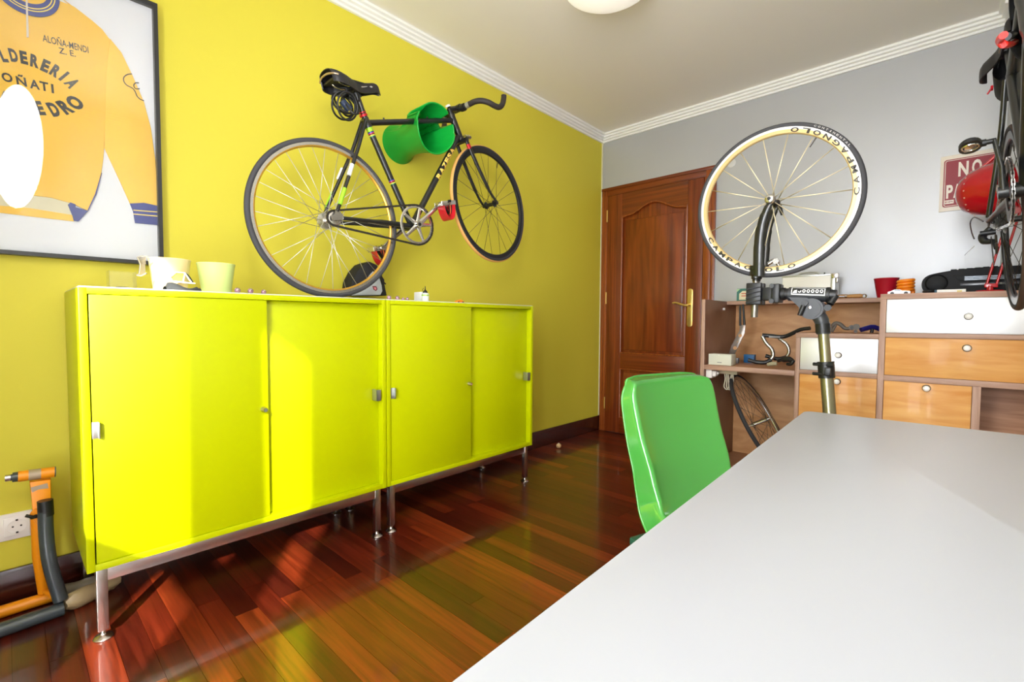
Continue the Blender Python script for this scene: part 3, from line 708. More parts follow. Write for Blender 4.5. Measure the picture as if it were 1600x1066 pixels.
# wide unit with the long drawers
wu = thing('wide_drawer_unit', 'wide plywood drawer unit with aluminium top drawer below the black radio', 'drawer unit', (2.355, 3.52, 0))
BX1 = 2.712
bpart(wu, 'side_panel', 1.998, 2.0225, BY, 3.695, .0005, 1.0745, m=M_plyedgev)
bpart(wu, 'side_panel', BX1-.024, BX1, BY, 3.690, .0005, 1.0745, m=M_plyedgev)
bpart(wu, 'top_board', 1.998, BX1, BY, 3.695, 1.075, 1.1005, m=M_ply)
bpart(wu, 'top_edge', 1.998, BX1, BY-.003, BY, 1.0745, 1.101, m=M_plyedge)
bpart(wu, 'divider', 2.0227, BX1-.0242, BY, 3.69, .887, .909, m=M_plyedge)
bpart(wu, 'divider', 2.0227, BX1-.0242, BY, 3.69, .672, .699, m=M_plyedge)
bpart(wu, 'divider', 2.0227, BX1-.0242, BY, 3.69, .30, .325, m=M_plyedge)
bpart(wu, 'upright', 2.340, 2.368, BY, 3.69, .325, .672, m=M_plyedgev)
bpart(wu, 'back_panel', 2.0227, BX1-.0242, 3.683, 3.695, .0005, 1.0745, m=M_ply)
drawer(wu, 2.0227, BX1-.0242, .909, 1.075, 2.316, .989, M_alu)
drawer(wu, 2.0227, BX1-.0242, .699, .887, 2.316, .845, M_birch)
drawer(wu, 2.0227, 2.340, .325, .672, 2.184, .648, M_birch)
drawer(wu, 2.0227, BX1-.0242, .03, .30, 2.316, .27, M_birch)

# ------------------------------------------------------------------ NO PARKING sign
M_sred = mat('sign red', '8E1026', rough=.45, coat=.0); M_scream = mat('sign cream', 'E9DFD3', rough=.4)
SX0, SX1, SZ0, SZ1 = 2.190, 2.432, 1.577, 1.880
sg = thing('parking_sign', 'red and cream NO PARKING sign on silver wall behind the lamp', 'sign', ((SX0+SX1)/2, YF, SZ0))
part(sg, 'sign_board', box(SX0, SX1, YF-.006, YF-.0008, SZ0, SZ1, .0008), M_scream)
part(sg, 'red_field', prism(rounded(SX0+.014, SX1-.014, SZ0+.022, SZ1-.022, .012, 4), 0, .0008, (0, YF-.0062, 0), (1, 0, 0), (0, 0, 1), (0, -1, 0)), M_sred)
def rline(ins, w):
    o = rounded(SX0+ins, SX1-ins, SZ0+ins+.008, SZ1-ins-.008, .010, 4); i = rounded(SX0+ins+w, SX1-ins-w, SZ0+ins+w+.008, SZ1-ins-w-.008, .008, 4)
    bm = bmesh.new(); y = YF-.0073
    A = [bm.verts.new((a, y, b)) for a, b in o]; B = [bm.verts.new((a, y, b)) for a, b in i]
    for k in range(len(A)): bm.faces.new((A[k], A[(k+1) % len(A)], B[(k+1) % len(A)], B[k]))
    return bm
part(sg, 'border_line', rline(.019, .0028), M_scream)
def sl(s, x, z, w_, h_, b=.035): return letter(s, (x, YF-.0075, z), (1, 0, 0), (0, 0, 1), w_, h_, (0, -1, 0), bold=b, depth=.0)
part(sg, 'lettering', join(sl('N', 2.283, 1.797, .040, .078), sl('O', 2.335, 1.797, .038, .080)), M_scream)
part(sg, 'lettering', join(*[sl(c, x, 1.683, w_, .074) for c, x, w_ in (('P', 2.231, .027), ('A', 2.262, .030), ('R', 2.295, .028), ('K', 2.326, .028), ('I', 2.348, .009), ('N', 2.370, .026), ('G', 2.399, .027))]), M_scream)
part(sg, 'small_print', box(2.213, 2.250, YF-.0078, YF-.0072, 1.617, 1.637), M_scream)
part(sg, 'small_print', join(*[box(2.2155 + .0055*k, 2.2192 + .0055*k - .0008*(k % 2), YF-.0083, YF-.0079, 1.6225 + .0015*((k*2) % 3), 1.6320 - .0012*(k % 3)) for k in range(6)]), M_sred)

# ------------------------------------------------------------------ things on the tool ledge and on the wide unit
LZ = 1.1006
gb = thing('tool_box_carton', 'green printed carton with red arrows at the door end of the ledge', 'box', (1.29, 3.78, LZ))
M_teal = mat('teal print', '3F756A', rough=.5); M_cart = mat('carton cream', 'DDD3AE', rough=.6)
part(gb, 'carton', box(1.196, 1.400, 3.738, 3.83, LZ, LZ+.082, .001), M_teal)
part(gb, 'print_panel', prism([(1.212, LZ+.008), (1.39, LZ+.008), (1.39, LZ+.066), (1.232, LZ+.066), (1.212, LZ+.048)], 0, .0005, (0, 3.7378, 0), (1, 0, 0), (0, 0, 1), (0, -1, 0)), M_cart)
part(gb, 'print_stripe', join(box(1.226, 1.335, 3.7368, 3.7372, LZ+.046, LZ+.052), box(1.226, 1.320, 3.7368, 3.7372, LZ+.030, LZ+.036)), mat('print red', 'C4563E', rough=.6))
part(gb, 'print_arrow', join(*[prism([(x, z-.006), (x+.014, z), (x, z+.006)], 0, .0004, (0, 3.7372, 0), (1, 0, 0), (0, 0, 1), (0, -1, 0)) for x, z in ((1.322, LZ+.049), (1.300, LZ+.022), (1.332, LZ+.022))]), mat('print white', 'F5F5F0'))
part(gb, 'print_corner', prism([(1.1965, LZ+.06), (1.218, LZ+.08), (1.1965, LZ+.08)], 0, .0005, (0, 3.7378, 0), (1, 0, 0), (0, 0, 1), (0, -1, 0)), mat('print pale green', 'A9CFA4', rough=.6))

cs = thing('aluminium_case', 'pale metal tool case with handle and corner latch standing on the ledge', 'case', (1.60, 3.80, LZ))
part(cs, 'case_body', box(1.470, 1.728, 3.735, 3.87, LZ, LZ+.145, .003), mat('case cream panel', 'F4F3EC', rough=.35))
part(cs, 'edge_profile', join(box(1.726, 1.750, 3.733, 3.872, LZ, LZ+.148, .002), box(1.465, 1.7255, 3.733, 3.740, LZ+.140, LZ+.150, .002)), M_steel)
part(cs, 'corner_latch', join(box(1.73, 1.765, 3.73, 3.76, LZ+.122, LZ+.152, .004), box(1.752, 1.762, 3.735, 3.755, LZ+.095, LZ+.125, .003)), M_chrome)
part(cs, 'handle', tube(smooth([(1.545, 3.80, LZ+.148), (1.555, 3.80, LZ+.165), (1.60, 3.80, LZ+.170), (1.645, 3.80, LZ+.165), (1.655, 3.80, LZ+.148)], 5), .006, 8), M_steel)
part(cs, 'stud', lathe([(0, .012), (.004, .010), (.005, .0), (0, 0)], (1.690, 3.76, LZ+.15), seg=10), M_blackpl)

M_handle = wood('wooden tool handle', 'A8763E', 'C89658', scale=(6, 60, 60), rough=.45)
def chisel(x, y, L, label):
    t = thing('wood_chisel', label, 'chisel', (x, y, LZ), 'wooden-handled tools on the ledge')
    z = LZ + .014
    part(t, 'handle', lathe([(0, 0), (.010, .001), (.013, .012), (.0125, .035), (.0105, .06), (.0085, .075), (0, .075)], (x+.04, y, z), (-1, 0, 0), 18), M_handle)
    part(t, 'ferrule', lathe([(.0, 0), (.0095, 0), (.0085, .012), (0, .012)], (x-.035, y, z), (-1, 0, 0), 16), M_chrome)
    part(t, 'blade', box(x-.047-L, x-.046, y-.008, y+.008, z-.003, z+.003, .001), M_legs)
    part(t, 'end_ring', ring(.010, .0035, (x+.046, y, z), (0, 1, 0), 20, 8), M_chrome)
chisel(1.840, 3.775, .09, 'wooden-handled chisel with metal end ring just left of the red pot')
chisel(1.772, 3.79, .07, 'wooden-handled chisel lying between metal case and its twin')

def pot(name, x, y, z, r0, r1, h, m, label):
    return solo(name, lathe([(0, 0), (r0*.95, 0), (r0, .004), (r1-.001, h-.006), (r1+.001, h-.003), (r1, h), (r1-.003, h), (r1-.005, h-.006), (r0-.004, .008), (0, .008)], (x, y, z), seg=48), m, label, 'pot')
pot('plant_pot', 1.983, 3.80, LZ, .040, .058, .112, mat('matt red glaze', 'B4122A', rough=.4), 'red tapered pot between the wooden tool handles and orange coil')
# orange coil lying on the wide unit
cl = thing('coiled_lock', 'orange coiled cable lock standing next to the red pot', 'cable lock', (2.080, 3.60, LZ))
pts = []
for k in range(0, 4*20+1):
    an = 2*PI*k/20; pts.append((2.078 + .031*math.cos(an), 3.62 + .031*math.sin(an), LZ + .018 + .066*k/80))
part(cl, 'coil', tube(pts, .0085, 10), mat('orange rubber', 'F48A1C', rough=.35))
part(cl, 'coil_end', cyl((2.109, 3.62, LZ+.0005), (2.109, 3.62, LZ+.03), .0085), mat('orange rubber', 'F48A1C'))
# toy car
tc_ = thing('toy_car', 'small white toy car in front of the orange coil', 'toy car', (2.062, 3.47, LZ))
M_toyw = mat('white toy paint', 'F6F6F4', rough=.25, coat=.5)
part(tc_, 'car_body', prism([(-.045, .006), (.043, .006), (.045, .014), (.040, .019), (.012, .020), (.002, .028), (-.018, .028), (-.030, .020), (-.044, .016)][::-1], -.016, .016, (2.062, 3.47, LZ), (1, 0, 0), (0, 0, 1), (0, 1, 0), .002), M_toyw)
for dx_ in (-.027, .027):
    for s in (-1, 1): part(tc_, 'wheel', cyl((2.062+dx_, 3.47+s*.011, LZ+.0083), (2.062+dx_, 3.47+s*.018, LZ+.0083), .008, seg=14), M_blackpl)
part(tc_, 'window', prism([(-.026, .0205), (.009, .0205), (.001, .0265), (-.017, .0265)][::-1], -.0163, .0163, (2.062, 3.47, LZ), (1, 0, 0), (0, 0, 1), (0, 1, 0)), mat('toy window', '3A4150', rough=.2))

# black radio
rd = thing('portable_radio', 'black rounded portable CD radio on top of the wide drawer unit', 'radio', (2.36, 3.57, LZ))
M_rad = mat('glossy black plastic', '0B0B0D', rough=.5, spec=.15)
M_rad2 = mat('dark grey plastic', '1B1C1E', rough=.55, spec=.15)
def radio_outline(n=20):
    p = [(2.170, .004), (2.152, .022), (2.145, .048), (2.150, .075), (2.168, .094), (2.20, .104), (2.26, .114), (2.34, .121), (2.42, .121)]
    q = [(v.x, v.y) for v in smooth([(a, b, 0) for a, b in p], 4)]
    return q + [(2*2.42 - a, b) for a, b in q[::-1]][1:]
RP = [(min(a, 2.6895), b) for a, b in radio_outline()]
rb = part(rd, 'radio_body', prism([(a, b+LZ) for a, b in RP][::-1], 3.505, 3.64, (0, 0, 0), (1, 0, 0), (0, 0, 1), (0, 1, 0), .012), M_rad)
part(rd, 'speaker_grille', lathe([(0, .004), (.034, .003), (.040, 0), (0, 0)], (2.200, 3.5045, LZ+.055), (0, -1, 0), 36), M_rad2)
part(rd, 'speaker_ring', ring(.040, .003, (2.200, 3.503, LZ+.055), (0, 1, 0), 40, 8), M_rad)
part(rd, 'tape_door', prism([(2.262, LZ+.086), (2.285, LZ+.060), (2.53, LZ+.058), (2.55, LZ+.088)], 0, .004, (0, 3.5045, 0), (1, 0, 0), (0, 0, 1), (0, -1, 0), .001), M_rad2)
part(rd, 'display_strip', box(2.285, 2.52, 3.498, 3.502, LZ+.036, LZ+.050, .002), mat('display glass', '3A3E44', rough=.2))
for k in range(7): part(rd, 'key', box(2.250+.028*k, 2.272+.028*k, 3.53, 3.56, LZ+.1085+.0012*k+.004, LZ+.118+.0012*k+.003, .002), M_rad2)
for k in range(3): part(rd, 'trim_line', box(2.30, 2.52, 3.499, 3.5005, LZ+.064+.007*k, LZ+.0665+.007*k), mat('silver trim', '8A8F96', rough=.3, metal=.8))
part(rd, 'foot', join(box(2.19, 2.23, 3.52, 3.62, LZ, LZ+.006), box(2.60, 2.64, 3.52, 3.62, LZ, LZ+.006)), M_rad2)
bx = thing('paper_box', 'flat white and blue box lying in front of the black radio', 'box', (2.25, 3.44, LZ))
part(bx, 'box_body', box(2.205, 2.305, 3.41, 3.47, LZ, LZ+.017, .001), mat('white card', 'F3F3F0', rough=.5))
part(bx, 'blue_end', box(2.196, 2.2048, 3.411, 3.469, LZ, LZ+.0165, .0005), mat('blue card', '17475C', rough=.5))
part(bx, 'yellow_mark', box(2.275, 2.292, 3.4094, 3.4099, LZ+.003, LZ+.012), mat('pale yellow print', 'E8D990', rough=.5))
solo('black_lens_case', lathe([(0, 0), (.02, .002), (.026, .010), (.022, .018), (0, .020)], (2.176, 3.45, LZ), seg=20), M_blackpl, 'small rounded black case at the box end beside the radio', 'case')

# red desk lamp with twin-rod arm and domed shade
dl = thing('desk_lamp', 'red desk lamp with twin-rod arm and perforated dome shade on the drawer unit', 'lamp', (2.372, 3.45, LZ))
M_lred = mat('red lamp enamel', 'B5121E', rough=.22, coat=.5)
part(dl, 'base', lathe([(0, 0), (.050, 0), (.052, .004), (.048, .009), (.012, .012), (.010, .03), (0, .03)], (2.385, 3.45, LZ), seg=32), M_lred)
shc = px(1549, 297, 1, 3.475); shax = Vector((.93, -.36, .04)).normalized()
k0 = V(2.388, 3.45, LZ+.028); k1 = V(2.452, 3.45, LZ+.36)
for s in (-1, 1): part(dl, 'arm_rod', cyl(k0 + V(.016*s, 0, 0), k1 + V(.016*s, 0, 0), .005, seg=10), M_lred)
part(dl, 'elbow', join(cyl(k1 + V(0, -.012, 0), k1 + V(0, .012, 0), .016), box(k0.x-.022, k0.x+.022, 3.442, 3.458, LZ+.022, LZ+.040, .002)), M_lred)
k2 = shc - shax*.03 + V(.05, .0, .17)
for s in (-1, 1): part(dl, 'arm_rod', cyl(k1 + V(.016*s, 0, 0), k2 + V(.012*s, 0, 0), .005, seg=10), M_lred)
shp = [(.012, -.118), (.045, -.114), (.080, -.094), (.104, -.058), (.117, -.014), (.123, .035), (.126, .055), (.1235, .055), (.113, -.012), (.101, -.054), (.078, -.090), (.043, -.110), (.012, -.114)]
sh = part(dl, 'shade', lathe(shp, shc, shax, 48, closed=True), M_lred)
hu, hv = frame_for(shax)
part(sh, 'vent_hole', join(*[lathe([(0, .0006), (.0035, .0006), (.0035, -.001), (0, -.001)], shc - shax*.060 + (hu*math.cos(a_) + hv*math.sin(a_))*.1045, (hu*math.cos(a_) + hv*math.sin(a_)) - shax*.55, 10) for a_ in [2*PI*k/20 for k in range(20)]]), mat('pale vent', 'D9A79A', rough=.5))
part(dl, 'shade_stem', tube([k2, shc - shax*.05 + V(0, 0, .10)], .008, 10), M_lred)
part(dl, 'bulb', lathe([(0, .03), (.018, .022), (.026, .0), (.018, -.025), (.012, -.06), (0, -.062)], shc, shax, 20), M_knob)

# ------------------------------------------------------------------ things on the lower shelf and on the small unit
SZ = .6906
wb = thing('white_carton', 'small pale carton with faint print at the door end of the shelf', 'box', (1.22, 3.42, SZ))
part(wb, 'carton', box(1.152, 1.288, 3.375, 3.46, SZ, SZ+.066, .001), mat('pale carton', 'D3D4C2', rough=.6))
part(wb, 'carton_flap', join(box(1.153, 1.287, 3.3745, 3.4605, SZ+.066, SZ+.0675), prism([(1.205, SZ+.066), (1.222, SZ+.066), (1.2135, SZ+.058)][::-1], 0, .0006, (0, 3.3749, 0), (1, 0, 0), (0, 0, 1), (0, -1, 0))), mat('pale carton flap', 'E4E4D6', rough=.6))
part(wb, 'print', box(1.205, 1.232, 3.3742, 3.3748, SZ+.014, SZ+.020), mat('grey print', '8C8F8A'))
solo('blue_carton', box(1.262, 1.326, 3.70, 3.74, SZ, SZ+.054, .001), mat('blue card stock', '1D5F93', rough=.5), 'small bright blue carton at the back of the shelf', 'box')
# two-armed silver wrench leaning on the back panel
wr = thing('fork_wrench', 'silver two-pronged wrench with black handles leaning in the shelf corner', 'wrench', (1.27, 3.66, SZ))
wy = 3.60
def w2(p): q = px(p[0], p[1], 1, wy); return (q.x, q.z)
part(wr, 'plate', prism([w2(p) for p in ((1138, 556), (1147, 556), (1164, 520), (1165, 508), (1156, 508), (1155.5, 517), (1143, 540))], 0, .004, (0, wy, 0), (1, 0, 0), (0, 0, 1), (0, -1, 0), .0006), mat('brushed plate', '8F8680', rough=.35, metal=.8))
part(wr, 'cutout', join(*[lathe([(0, .0), (r_, 0), (r_, .0004), (0, .0004)], px(a_, b_, 1, wy-.0041), (0, -1, 0), 20) for a_, b_, r_ in ((1156.5, 524.5, .011), (1148.5, 544, .012), (1152.5, 534.5, .004))]), M_plyin)
for a_, b_ in (((1156.5, 509), (1156.5, 478)), ((1163.2, 508), (1161, 475.5))):
    part(wr, 'handle', tube([px(a_[0], a_[1], 1, wy-.002), px(b_[0], b_[1], 1, wy-.002)], [.0075, .006], 10), M_blackpl)
part(wr, 'stand_foot', box(1.215, 1.262, wy-.02, wy+.015, SZ, SZ+.035, .002), M_legs)
# silver aero bars with black pads
ab = thing('aero_handlebar', 'silver curved handlebar with black grips resting on shelf and drawer unit', 'handlebar', (1.50, 3.52, SZ))
M_silv = mat('silver tube', 'C8C6C4', rough=.25, metal=.95)
def b2(P, y): return [px(p[0], p[1], 1, y) for p in P]
A = [px(1191, 525, 1, 3.46), px(1197, 536, 1, 3.46), px(1206, 546, 1, 3.46), px(1208, 556, 1, 3.455), px(1203, 563, 1, 3.45)]
B = [px(1217, 529, 1, 3.56), px(1229, 538, 1, 3.56), px(1233, 549, 1, 3.56), px(1229, 558, 1, 3.56)]
part(ab, 'bent_tube', tube(smooth(A, 6), .0105, 12), M_silv); part(ab, 'bent_tube', tube(smooth(B, 6), .0095, 12), M_silv)
part(ab, 'grip', tube(smooth([px(1191, 524, 1, 3.46), px(1205, 525, 1, 3.47), px(1226, 526, 1, 3.49), px(1250, 515.5, 1, 3.47), px(1266, 513, 1, 3.46)], 6), [.012]*8 + [.0115]*8 + [.0105]*9, 12), M_blackpl)
part(ab, 'grip_label', box(*(lambda c: (c.x-.03, c.x+.03, c.y-.013, c.y-.0125, c.z-.005, c.z+.004))(px(1211, 526.5, 1, 3.465))), mat('grey label', '9A9A9C', rough=.4))
part(ab, 'grip', tube(smooth([px(1205, 562, 1, 3.45), px(1196, 566.5, 1, 3.44), px(1182, 566, 1, 3.43), px(1169, 562.5, 1, 3.425)], 6), [.0125]*14 + [.011]*5, 12), M_blackpl)
part(ab, 'grip', tube(smooth([px(1229, 558, 1, 3.56), px(1215, 561, 1, 3.55), px(1196, 556, 1, 3.54)], 6), .0115, 12), M_blackpl)
br = thing('brake_lever', 'clump of black brake parts with pale hood lying on the shelf', 'brake lever', px(1225, 572, 1, 3.40))
part(br, 'lever_body', join(tube(smooth([px(1216, 564, 1, 3.42), px(1224, 562, 1, 3.40), px(1234, 562, 1, 3.39), px(1239, 566, 1, 3.38)], 5), [.010]*5+[.016]*6+[.014]*5, 12), tube(smooth([px(1230, 569, 1, 3.38), px(1236, 569, 1, 3.37), px(1240, 563, 1, 3.37)], 5), .009, 10)), M_blackpl)
part(br, 'pale_hood', tube([px(1199, 570, 1, 3.40), px(1206, 568.5, 1, 3.40), px(1214, 568.5, 1, 3.40)], [.009, .012, .011], 12), mat('pale rubber', 'A79F82', rough=.6))
# grey callipers and blue handles on the small unit
cp = thing('brake_caliper', 'grey brake caliper lying on the small drawer unit', 'caliper', px(1325, 520, 1, 3.46))
M_cal = mat('grey cast metal', '5C5550', rough=.5, metal=.15)
cy_ = 3.46
part(cp, 'caliper_arm', tube(smooth([px(1299, 517, 1, cy_), px(1301, 509, 1, cy_), px(1306, 505, 1, cy_), px(1313, 507, 1, cy_), px(1320, 513, 1, cy_), px(1328, 513.5, 1, cy_)], 5), [.006]*5 + [.010]*15 + [.009]*6, 12), M_cal)
part(cp, 'caliper_arm', tube([px(1306, 508, 1, cy_), px(1300, 519, 1, cy_)], .006, 10), M_cal)
part(cp, 'caliper_body', join(cyl(px(1331, 512, 1, cy_-.02), px(1331, 512, 1, cy_+.015), .014), cyl(px(1338, 511, 1, cy_-.022), px(1338, 511, 1, cy_+.02), .016), cyl(px(1337, 518, 1, cy_-.01), px(1337, 518, 1, cy_+.01), .009)), M_cal)
part(cp, 'caliper_bolt', cyl(px(1331, 512, 1, cy_-.028), px(1331, 512, 1, cy_-.02), .008), M_blackpl)
st_ = thing('blue_lever_pair', 'purple-blue anodised bent lever on the small drawer unit', 'lever', px(1358, 521, 1, 3.47))
part(st_, 'lever_bar', tube([px(1345, 515.6, 1, 3.44), px(1361, 511, 1, 3.47), px(1366, 511, 1, 3.48), px(1375, 514.8, 1, 3.50)], [.012, .0125, .0125, .012], 14), mat('purple blue anodised', '2B2A8C', rough=.3, metal=.6))
part(st_, 'lever_foot', tube([px(1363, 514, 1, 3.475), px(1362, 520.3, 1, 3.475)], .008, 10), M_blackpl)
# power strip and cables under the shelf
ps = thing('power_adapter', 'white plug adapter fixed under the shelf board', 'adapter', (1.17, 3.40, .61))
part(ps, 'adapter_body', box(1.139, 1.176, 3.37, 3.45, .606, .6615, .004), M_plastic)
part(ps, 'plug', join(box(1.1765, 1.196, 3.38, 3.43, .618, .650, .003), cyl((1.196, 3.405, .636), (1.206, 3.405, .640), .008)), M_plastic)
part(ps, 'socket_strip', box(1.1765, 1.30, 3.45, 3.50, .630, .6615, .004), mat('ivory plastic', 'C9BC9A', rough=.4))
M_cable = mat('cream cable', 'D2CBB2', rough=.5)
for k in range(3):
    part(ps, 'cable', tube(smooth([(1.22+.012*k, 3.46, .648), (1.235+.01*k, 3.44, .60), (1.225+.016*k, 3.45, .55), (1.245+.012*k, 3.46, .535), (1.25+.01*k, 3.48, .60), (1.265, 3.48, .65)], 6), .0035, 8), M_cable)
# ------------------------------------------------------------------ bicycle parts
M_fblack = mat('satin black frame', '17181A', rough=.32, coat=.25)
M_rubber = mat('black rubber', '2B2C2F', rough=.75)
M_rubg = mat('grey tyre rubber', '3C3C40', rough=.7)
M_tan = mat('tan tread', 'D9A258', rough=.7)
M_alum = mat('polished aluminium', 'D2D0CC', rough=.22, metal=.95)
M_spoke = mat('steel spoke', 'E2E0D6', rough=.3, metal=.25)
M_dark = mat('dark steel', '4A4642', rough=.4, metal=.8)
M_redpl = mat('red plastic', 'C8202A', rough=.35)
M_redan = mat('red anodised', 'C4212C', rough=.3, metal=.5)
M_gold = mat('gold anodised rim', 'E2B04A', rough=.3, metal=.75)
M_brown = mat('brown sidewall', '4E3A30', rough=.7)

_spoke = {}
def spoke_mesh(m, r):
    if (m.name, r) not in _spoke:
        bm = cyl((0, 0, 0), (0, 0, 1), r, seg=6); me = bpy.data.meshes.new('spoke'); bm.to_mesh(me); bm.free(); me.materials.append(m)
        me.polygons.foreach_set('use_smooth', [True]*len(me.polygons)); _spoke[(m.name, r)] = me
    return _spoke[(m.name, r)]
def wheel(parent, name, Mx, R=.336, tyre=M_rubber, tread=None, rim=M_alum, track=None, rimd=.016, tr=.0115, nsp=32, cross=2, spm=M_spoke, spr=.0011, hubm=M_alum,
          hubw=.05, flange=.022, hubshape=None, label=None, paired=False):
    """a bicycle wheel about its local y axis; the rim is the part, the rest hangs under it. Mx is its matrix inside its parent"""
    ax = (0, 1, 0); Ro = R - 2*tr + .003
    ri = Ro - rimd
    prof = [(Ro, -.0085), (Ro, .0085), (ri+.004, .0075), (ri, .0035), (ri, -.0035), (ri+.004, -.0075)]
    rm = link(name, lathe(prof, (0, 0, 0), ax, 96, closed=True), rim, parent, shade=35); rm.matrix_local = Mx
    if label: rm['label'] = label
    def sub(n, bm, m, shade=50): return link(n, bm, m, rm, shade=shade)
    sub('tyre', ring(R-tr, tr, (0, 0, 0), ax, 112, 14), tyre)
    if tread: sub('tread', lathe([(R-tr + (tr+.0006)*math.cos(a), (tr+.0006)*math.sin(a)) for a in [math.radians(d) for d in (-62, -40, -20, 0, 20, 40, 62)]] + [(R-tr + (tr-.001)*math.cos(a), (tr-.001)*math.sin(a)) for a in [math.radians(d) for d in (62, 30, -30, -62)]], (0, 0, 0), ax, 112, closed=True), tread)
    if track:
        for s in (-1, 1): sub('brake_track', lathe([(Ro+.001, s*.0086), (Ro-.010, s*.0084), (Ro-.010, s*.0090), (Ro+.001, s*.0092)], (0, 0, 0), ax, 96, closed=True), track)
    h = hubw
    sub('hub', lathe(hubshape or [(0, -h-.012), (.006, -h-.012), (.006, -h), (.012, -h), (.012, -h+.006), (flange, -h+.008), (flange, -h+.012), (.012, -h+.016), (.011, 0), (.012, h-.016), (flange, h-.012), (flange, h-.008), (.012, h-.006), (.012, h), (.006, h), (.006, h+.012), (0, h+.012)], (0, 0, 0), ax, 24), hubm)
    me = spoke_mesh(spm, spr)
    for k in range(nsp):
        s = 1 if k % 2 else -1
        ar = 2*PI*k/nsp
        ah = ar + (1 if (k//2) % 2 else -1)*cross*2*PI/nsp*1.9
        p0 = Vector((flange*.9*math.cos(ah), s*(h-.010), flange*.9*math.sin(ah))); p1 = Vector(((ri+.002)*math.cos(ar), s*.001, (ri+.002)*math.sin(ar)))
        o = bpy.data.objects.new('spoke', me); COL.objects.link(o); o.parent = rm
        d = p1-p0; q = Vector((0, 0, 1)).rotation_difference(d.normalized())
        o.matrix_local = Matrix.Translation(p0) @ q.to_matrix().to_4x4() @ Matrix.Diagonal((1, 1, d.length, 1))
    av = 1.0
    sub('valve', cyl((( ri+.004)*math.cos(av), 0, (ri+.004)*math.sin(av)), ((ri-.042)*math.cos(av), 0, (ri-.042)*math.sin(av)), .0026, .0022, 8), M_dark)
    return rm

def bike_root(name, label, hub, fwd_angle, tilt, R, roll=0.0):
    Rot = Matrix.Rotation(fwd_angle, 4, 'Z') @ Matrix.Rotation(-tilt, 4, 'Y') @ Matrix.Rotation(roll, 4, 'X')
    loc = Vector(hub) - (Rot @ Vector((0, 0, R)))
    o = bpy.data.objects.new(name, None); COL.objects.link(o); o.matrix_world = Matrix.Translation(loc) @ Rot
    tag(o, label, 'bicycle')
    Mw = Matrix.Translation(loc) @ Rot; return o, Mw, Mw.inverted()
def bp(o, n, bm, m, label=None, shade=45):
    q = link(n, bm, m, o, shade=shade)
    if label: q['label'] = label
    return q
def chain_mesh(c0, r0, c1, r1, y):
    """closed loop of little link plates around two sprockets (c in x,z)"""
    c0, c1 = Vector((c0[0], c0[1])), Vector((c1[0], c1[1])); d = c1-c0; L = d.length; th = math.atan2(d.y, d.x); be = math.acos((r0-r1)/L)
    path = []
    def arc(c, r, a0, a1, n): path.extend([c + Vector((math.cos(a0+(a1-a0)*k/n), math.sin(a0+(a1-a0)*k/n)))*r for k in range(n+1)])
    arc(c1, r1, th-be, th+be, 24); arc(c0, r0, th+be, th+2*PI-be, 14)
    path.append(path[0]); seg = [(path[i+1]-path[i]).length for i in range(len(path)-1)]; tot = sum(seg); n = int(tot/.0127/2)*2; out = []
    def at(s):
        for i, l in enumerate(seg):
            if s <= l: return path[i] + (path[i+1]-path[i])*(s/l)
            s -= l
        return path[-1]
    P = [at(tot*k/n) for k in range(n)]
    for k in range(n):
        a, b = P[k], P[(k+1) % n]; t = (b-a).normalized(); nn = Vector((-t.y, t.x)); w_ = .0032 if k % 2 else .0018
        mid = (a+b)/2; hl = (b-a).length/2 + .003
        for s in (-1, 1):
            bm = box(-hl, hl, s*w_-.0006, s*w_+.0006, -.0042, .0042)
            Mx = Matrix(((t.x, 0, nn.x, mid.x), (0, 1, 0, y), (t.y, 0, nn.y, mid.y), (0, 0, 0, 1))); xform(bm, Mx); out.append(bm)
    return join(*out)
def saddle_mesh(rear, nose, up, side, W, drop):
    rear, nose = Vector(rear), Vector(nose); d = nose-rear
    prof = [(0, .70), (.03, .88), (.08, .97), (.15, 1.0), (.25, .93), (.36, .72), (.48, .47), (.6, .33), (.8, .25), (.93, .22), (.98, .16), (1.0, .08)]
    def wid(t):
        for i in range(len(prof)-1):
            if prof[i][0] <= t <= prof[i+1][0]:
                q = (t-prof[i][0])/(prof[i+1][0]-prof[i][0]); return W*(prof[i][1]*(1-q) + prof[i+1][1]*q)
        return W*prof[-1][1]
    def fn(u, v):
        s = v*2-1; w_ = wid(u); a = s*1.25
        skirt = max(0, (abs(s)-.72)/.28)
        return rear + d*u + side*(w_*math.sin(max(-PI/2, min(PI/2, a*1.25)))) + up*(-.022*s*s - drop*skirt**1.3*(1-.45*u) - .012*max(0, (u-.85)/.15)**2 - .018*math.sin(PI*min(1, u*1.05)) + .012*(1-u)**2)
    return sheet(fn, 40, 26, .005)

# ------------------------------------------------------------------ black track bicycle on the yellow wall
XB = .277
HW = Vector((XB, 1.335, 1.388)); FW = Vector((XB, 2.314, 1.633))
tilt = math.atan2(FW.z-HW.z, FW.y-HW.y); WB = math.hypot(FW.z-HW.z, FW.y-HW.y); RW = .336
bk1, MB, MBi = bike_root('track_bicycle', 'black fixed-gear bicycle with gold rear rim hanging on the green wall holder', HW, PI/2, tilt, RW)
def lp(x, y, lat=0.0):
    """photo pixel of a point lying lat metres on the drive side of the bicycle -> bicycle coordinates"""
    return MBi @ px(x, y, 0, XB+lat)
hub = Vector((0, 0, RW)); fax = Vector((WB, 0, RW))
bb = lp(654, 351, .06); bb.y = 0
clu = lp(571.5, 189); clu.y = 0; spt = lp(556, 146); spt.y = 0
hax = Vector((-math.sin(math.radians(17)), 0, math.cos(math.radians(17))))       # steering axis, upwards
crown = fax + hax*.372 - Vector((math.cos(math.radians(17)), 0, math.sin(math.radians(17))))*.043
hb = crown + hax*.022; ht = crown + hax*.132
ST = math.radians(8)
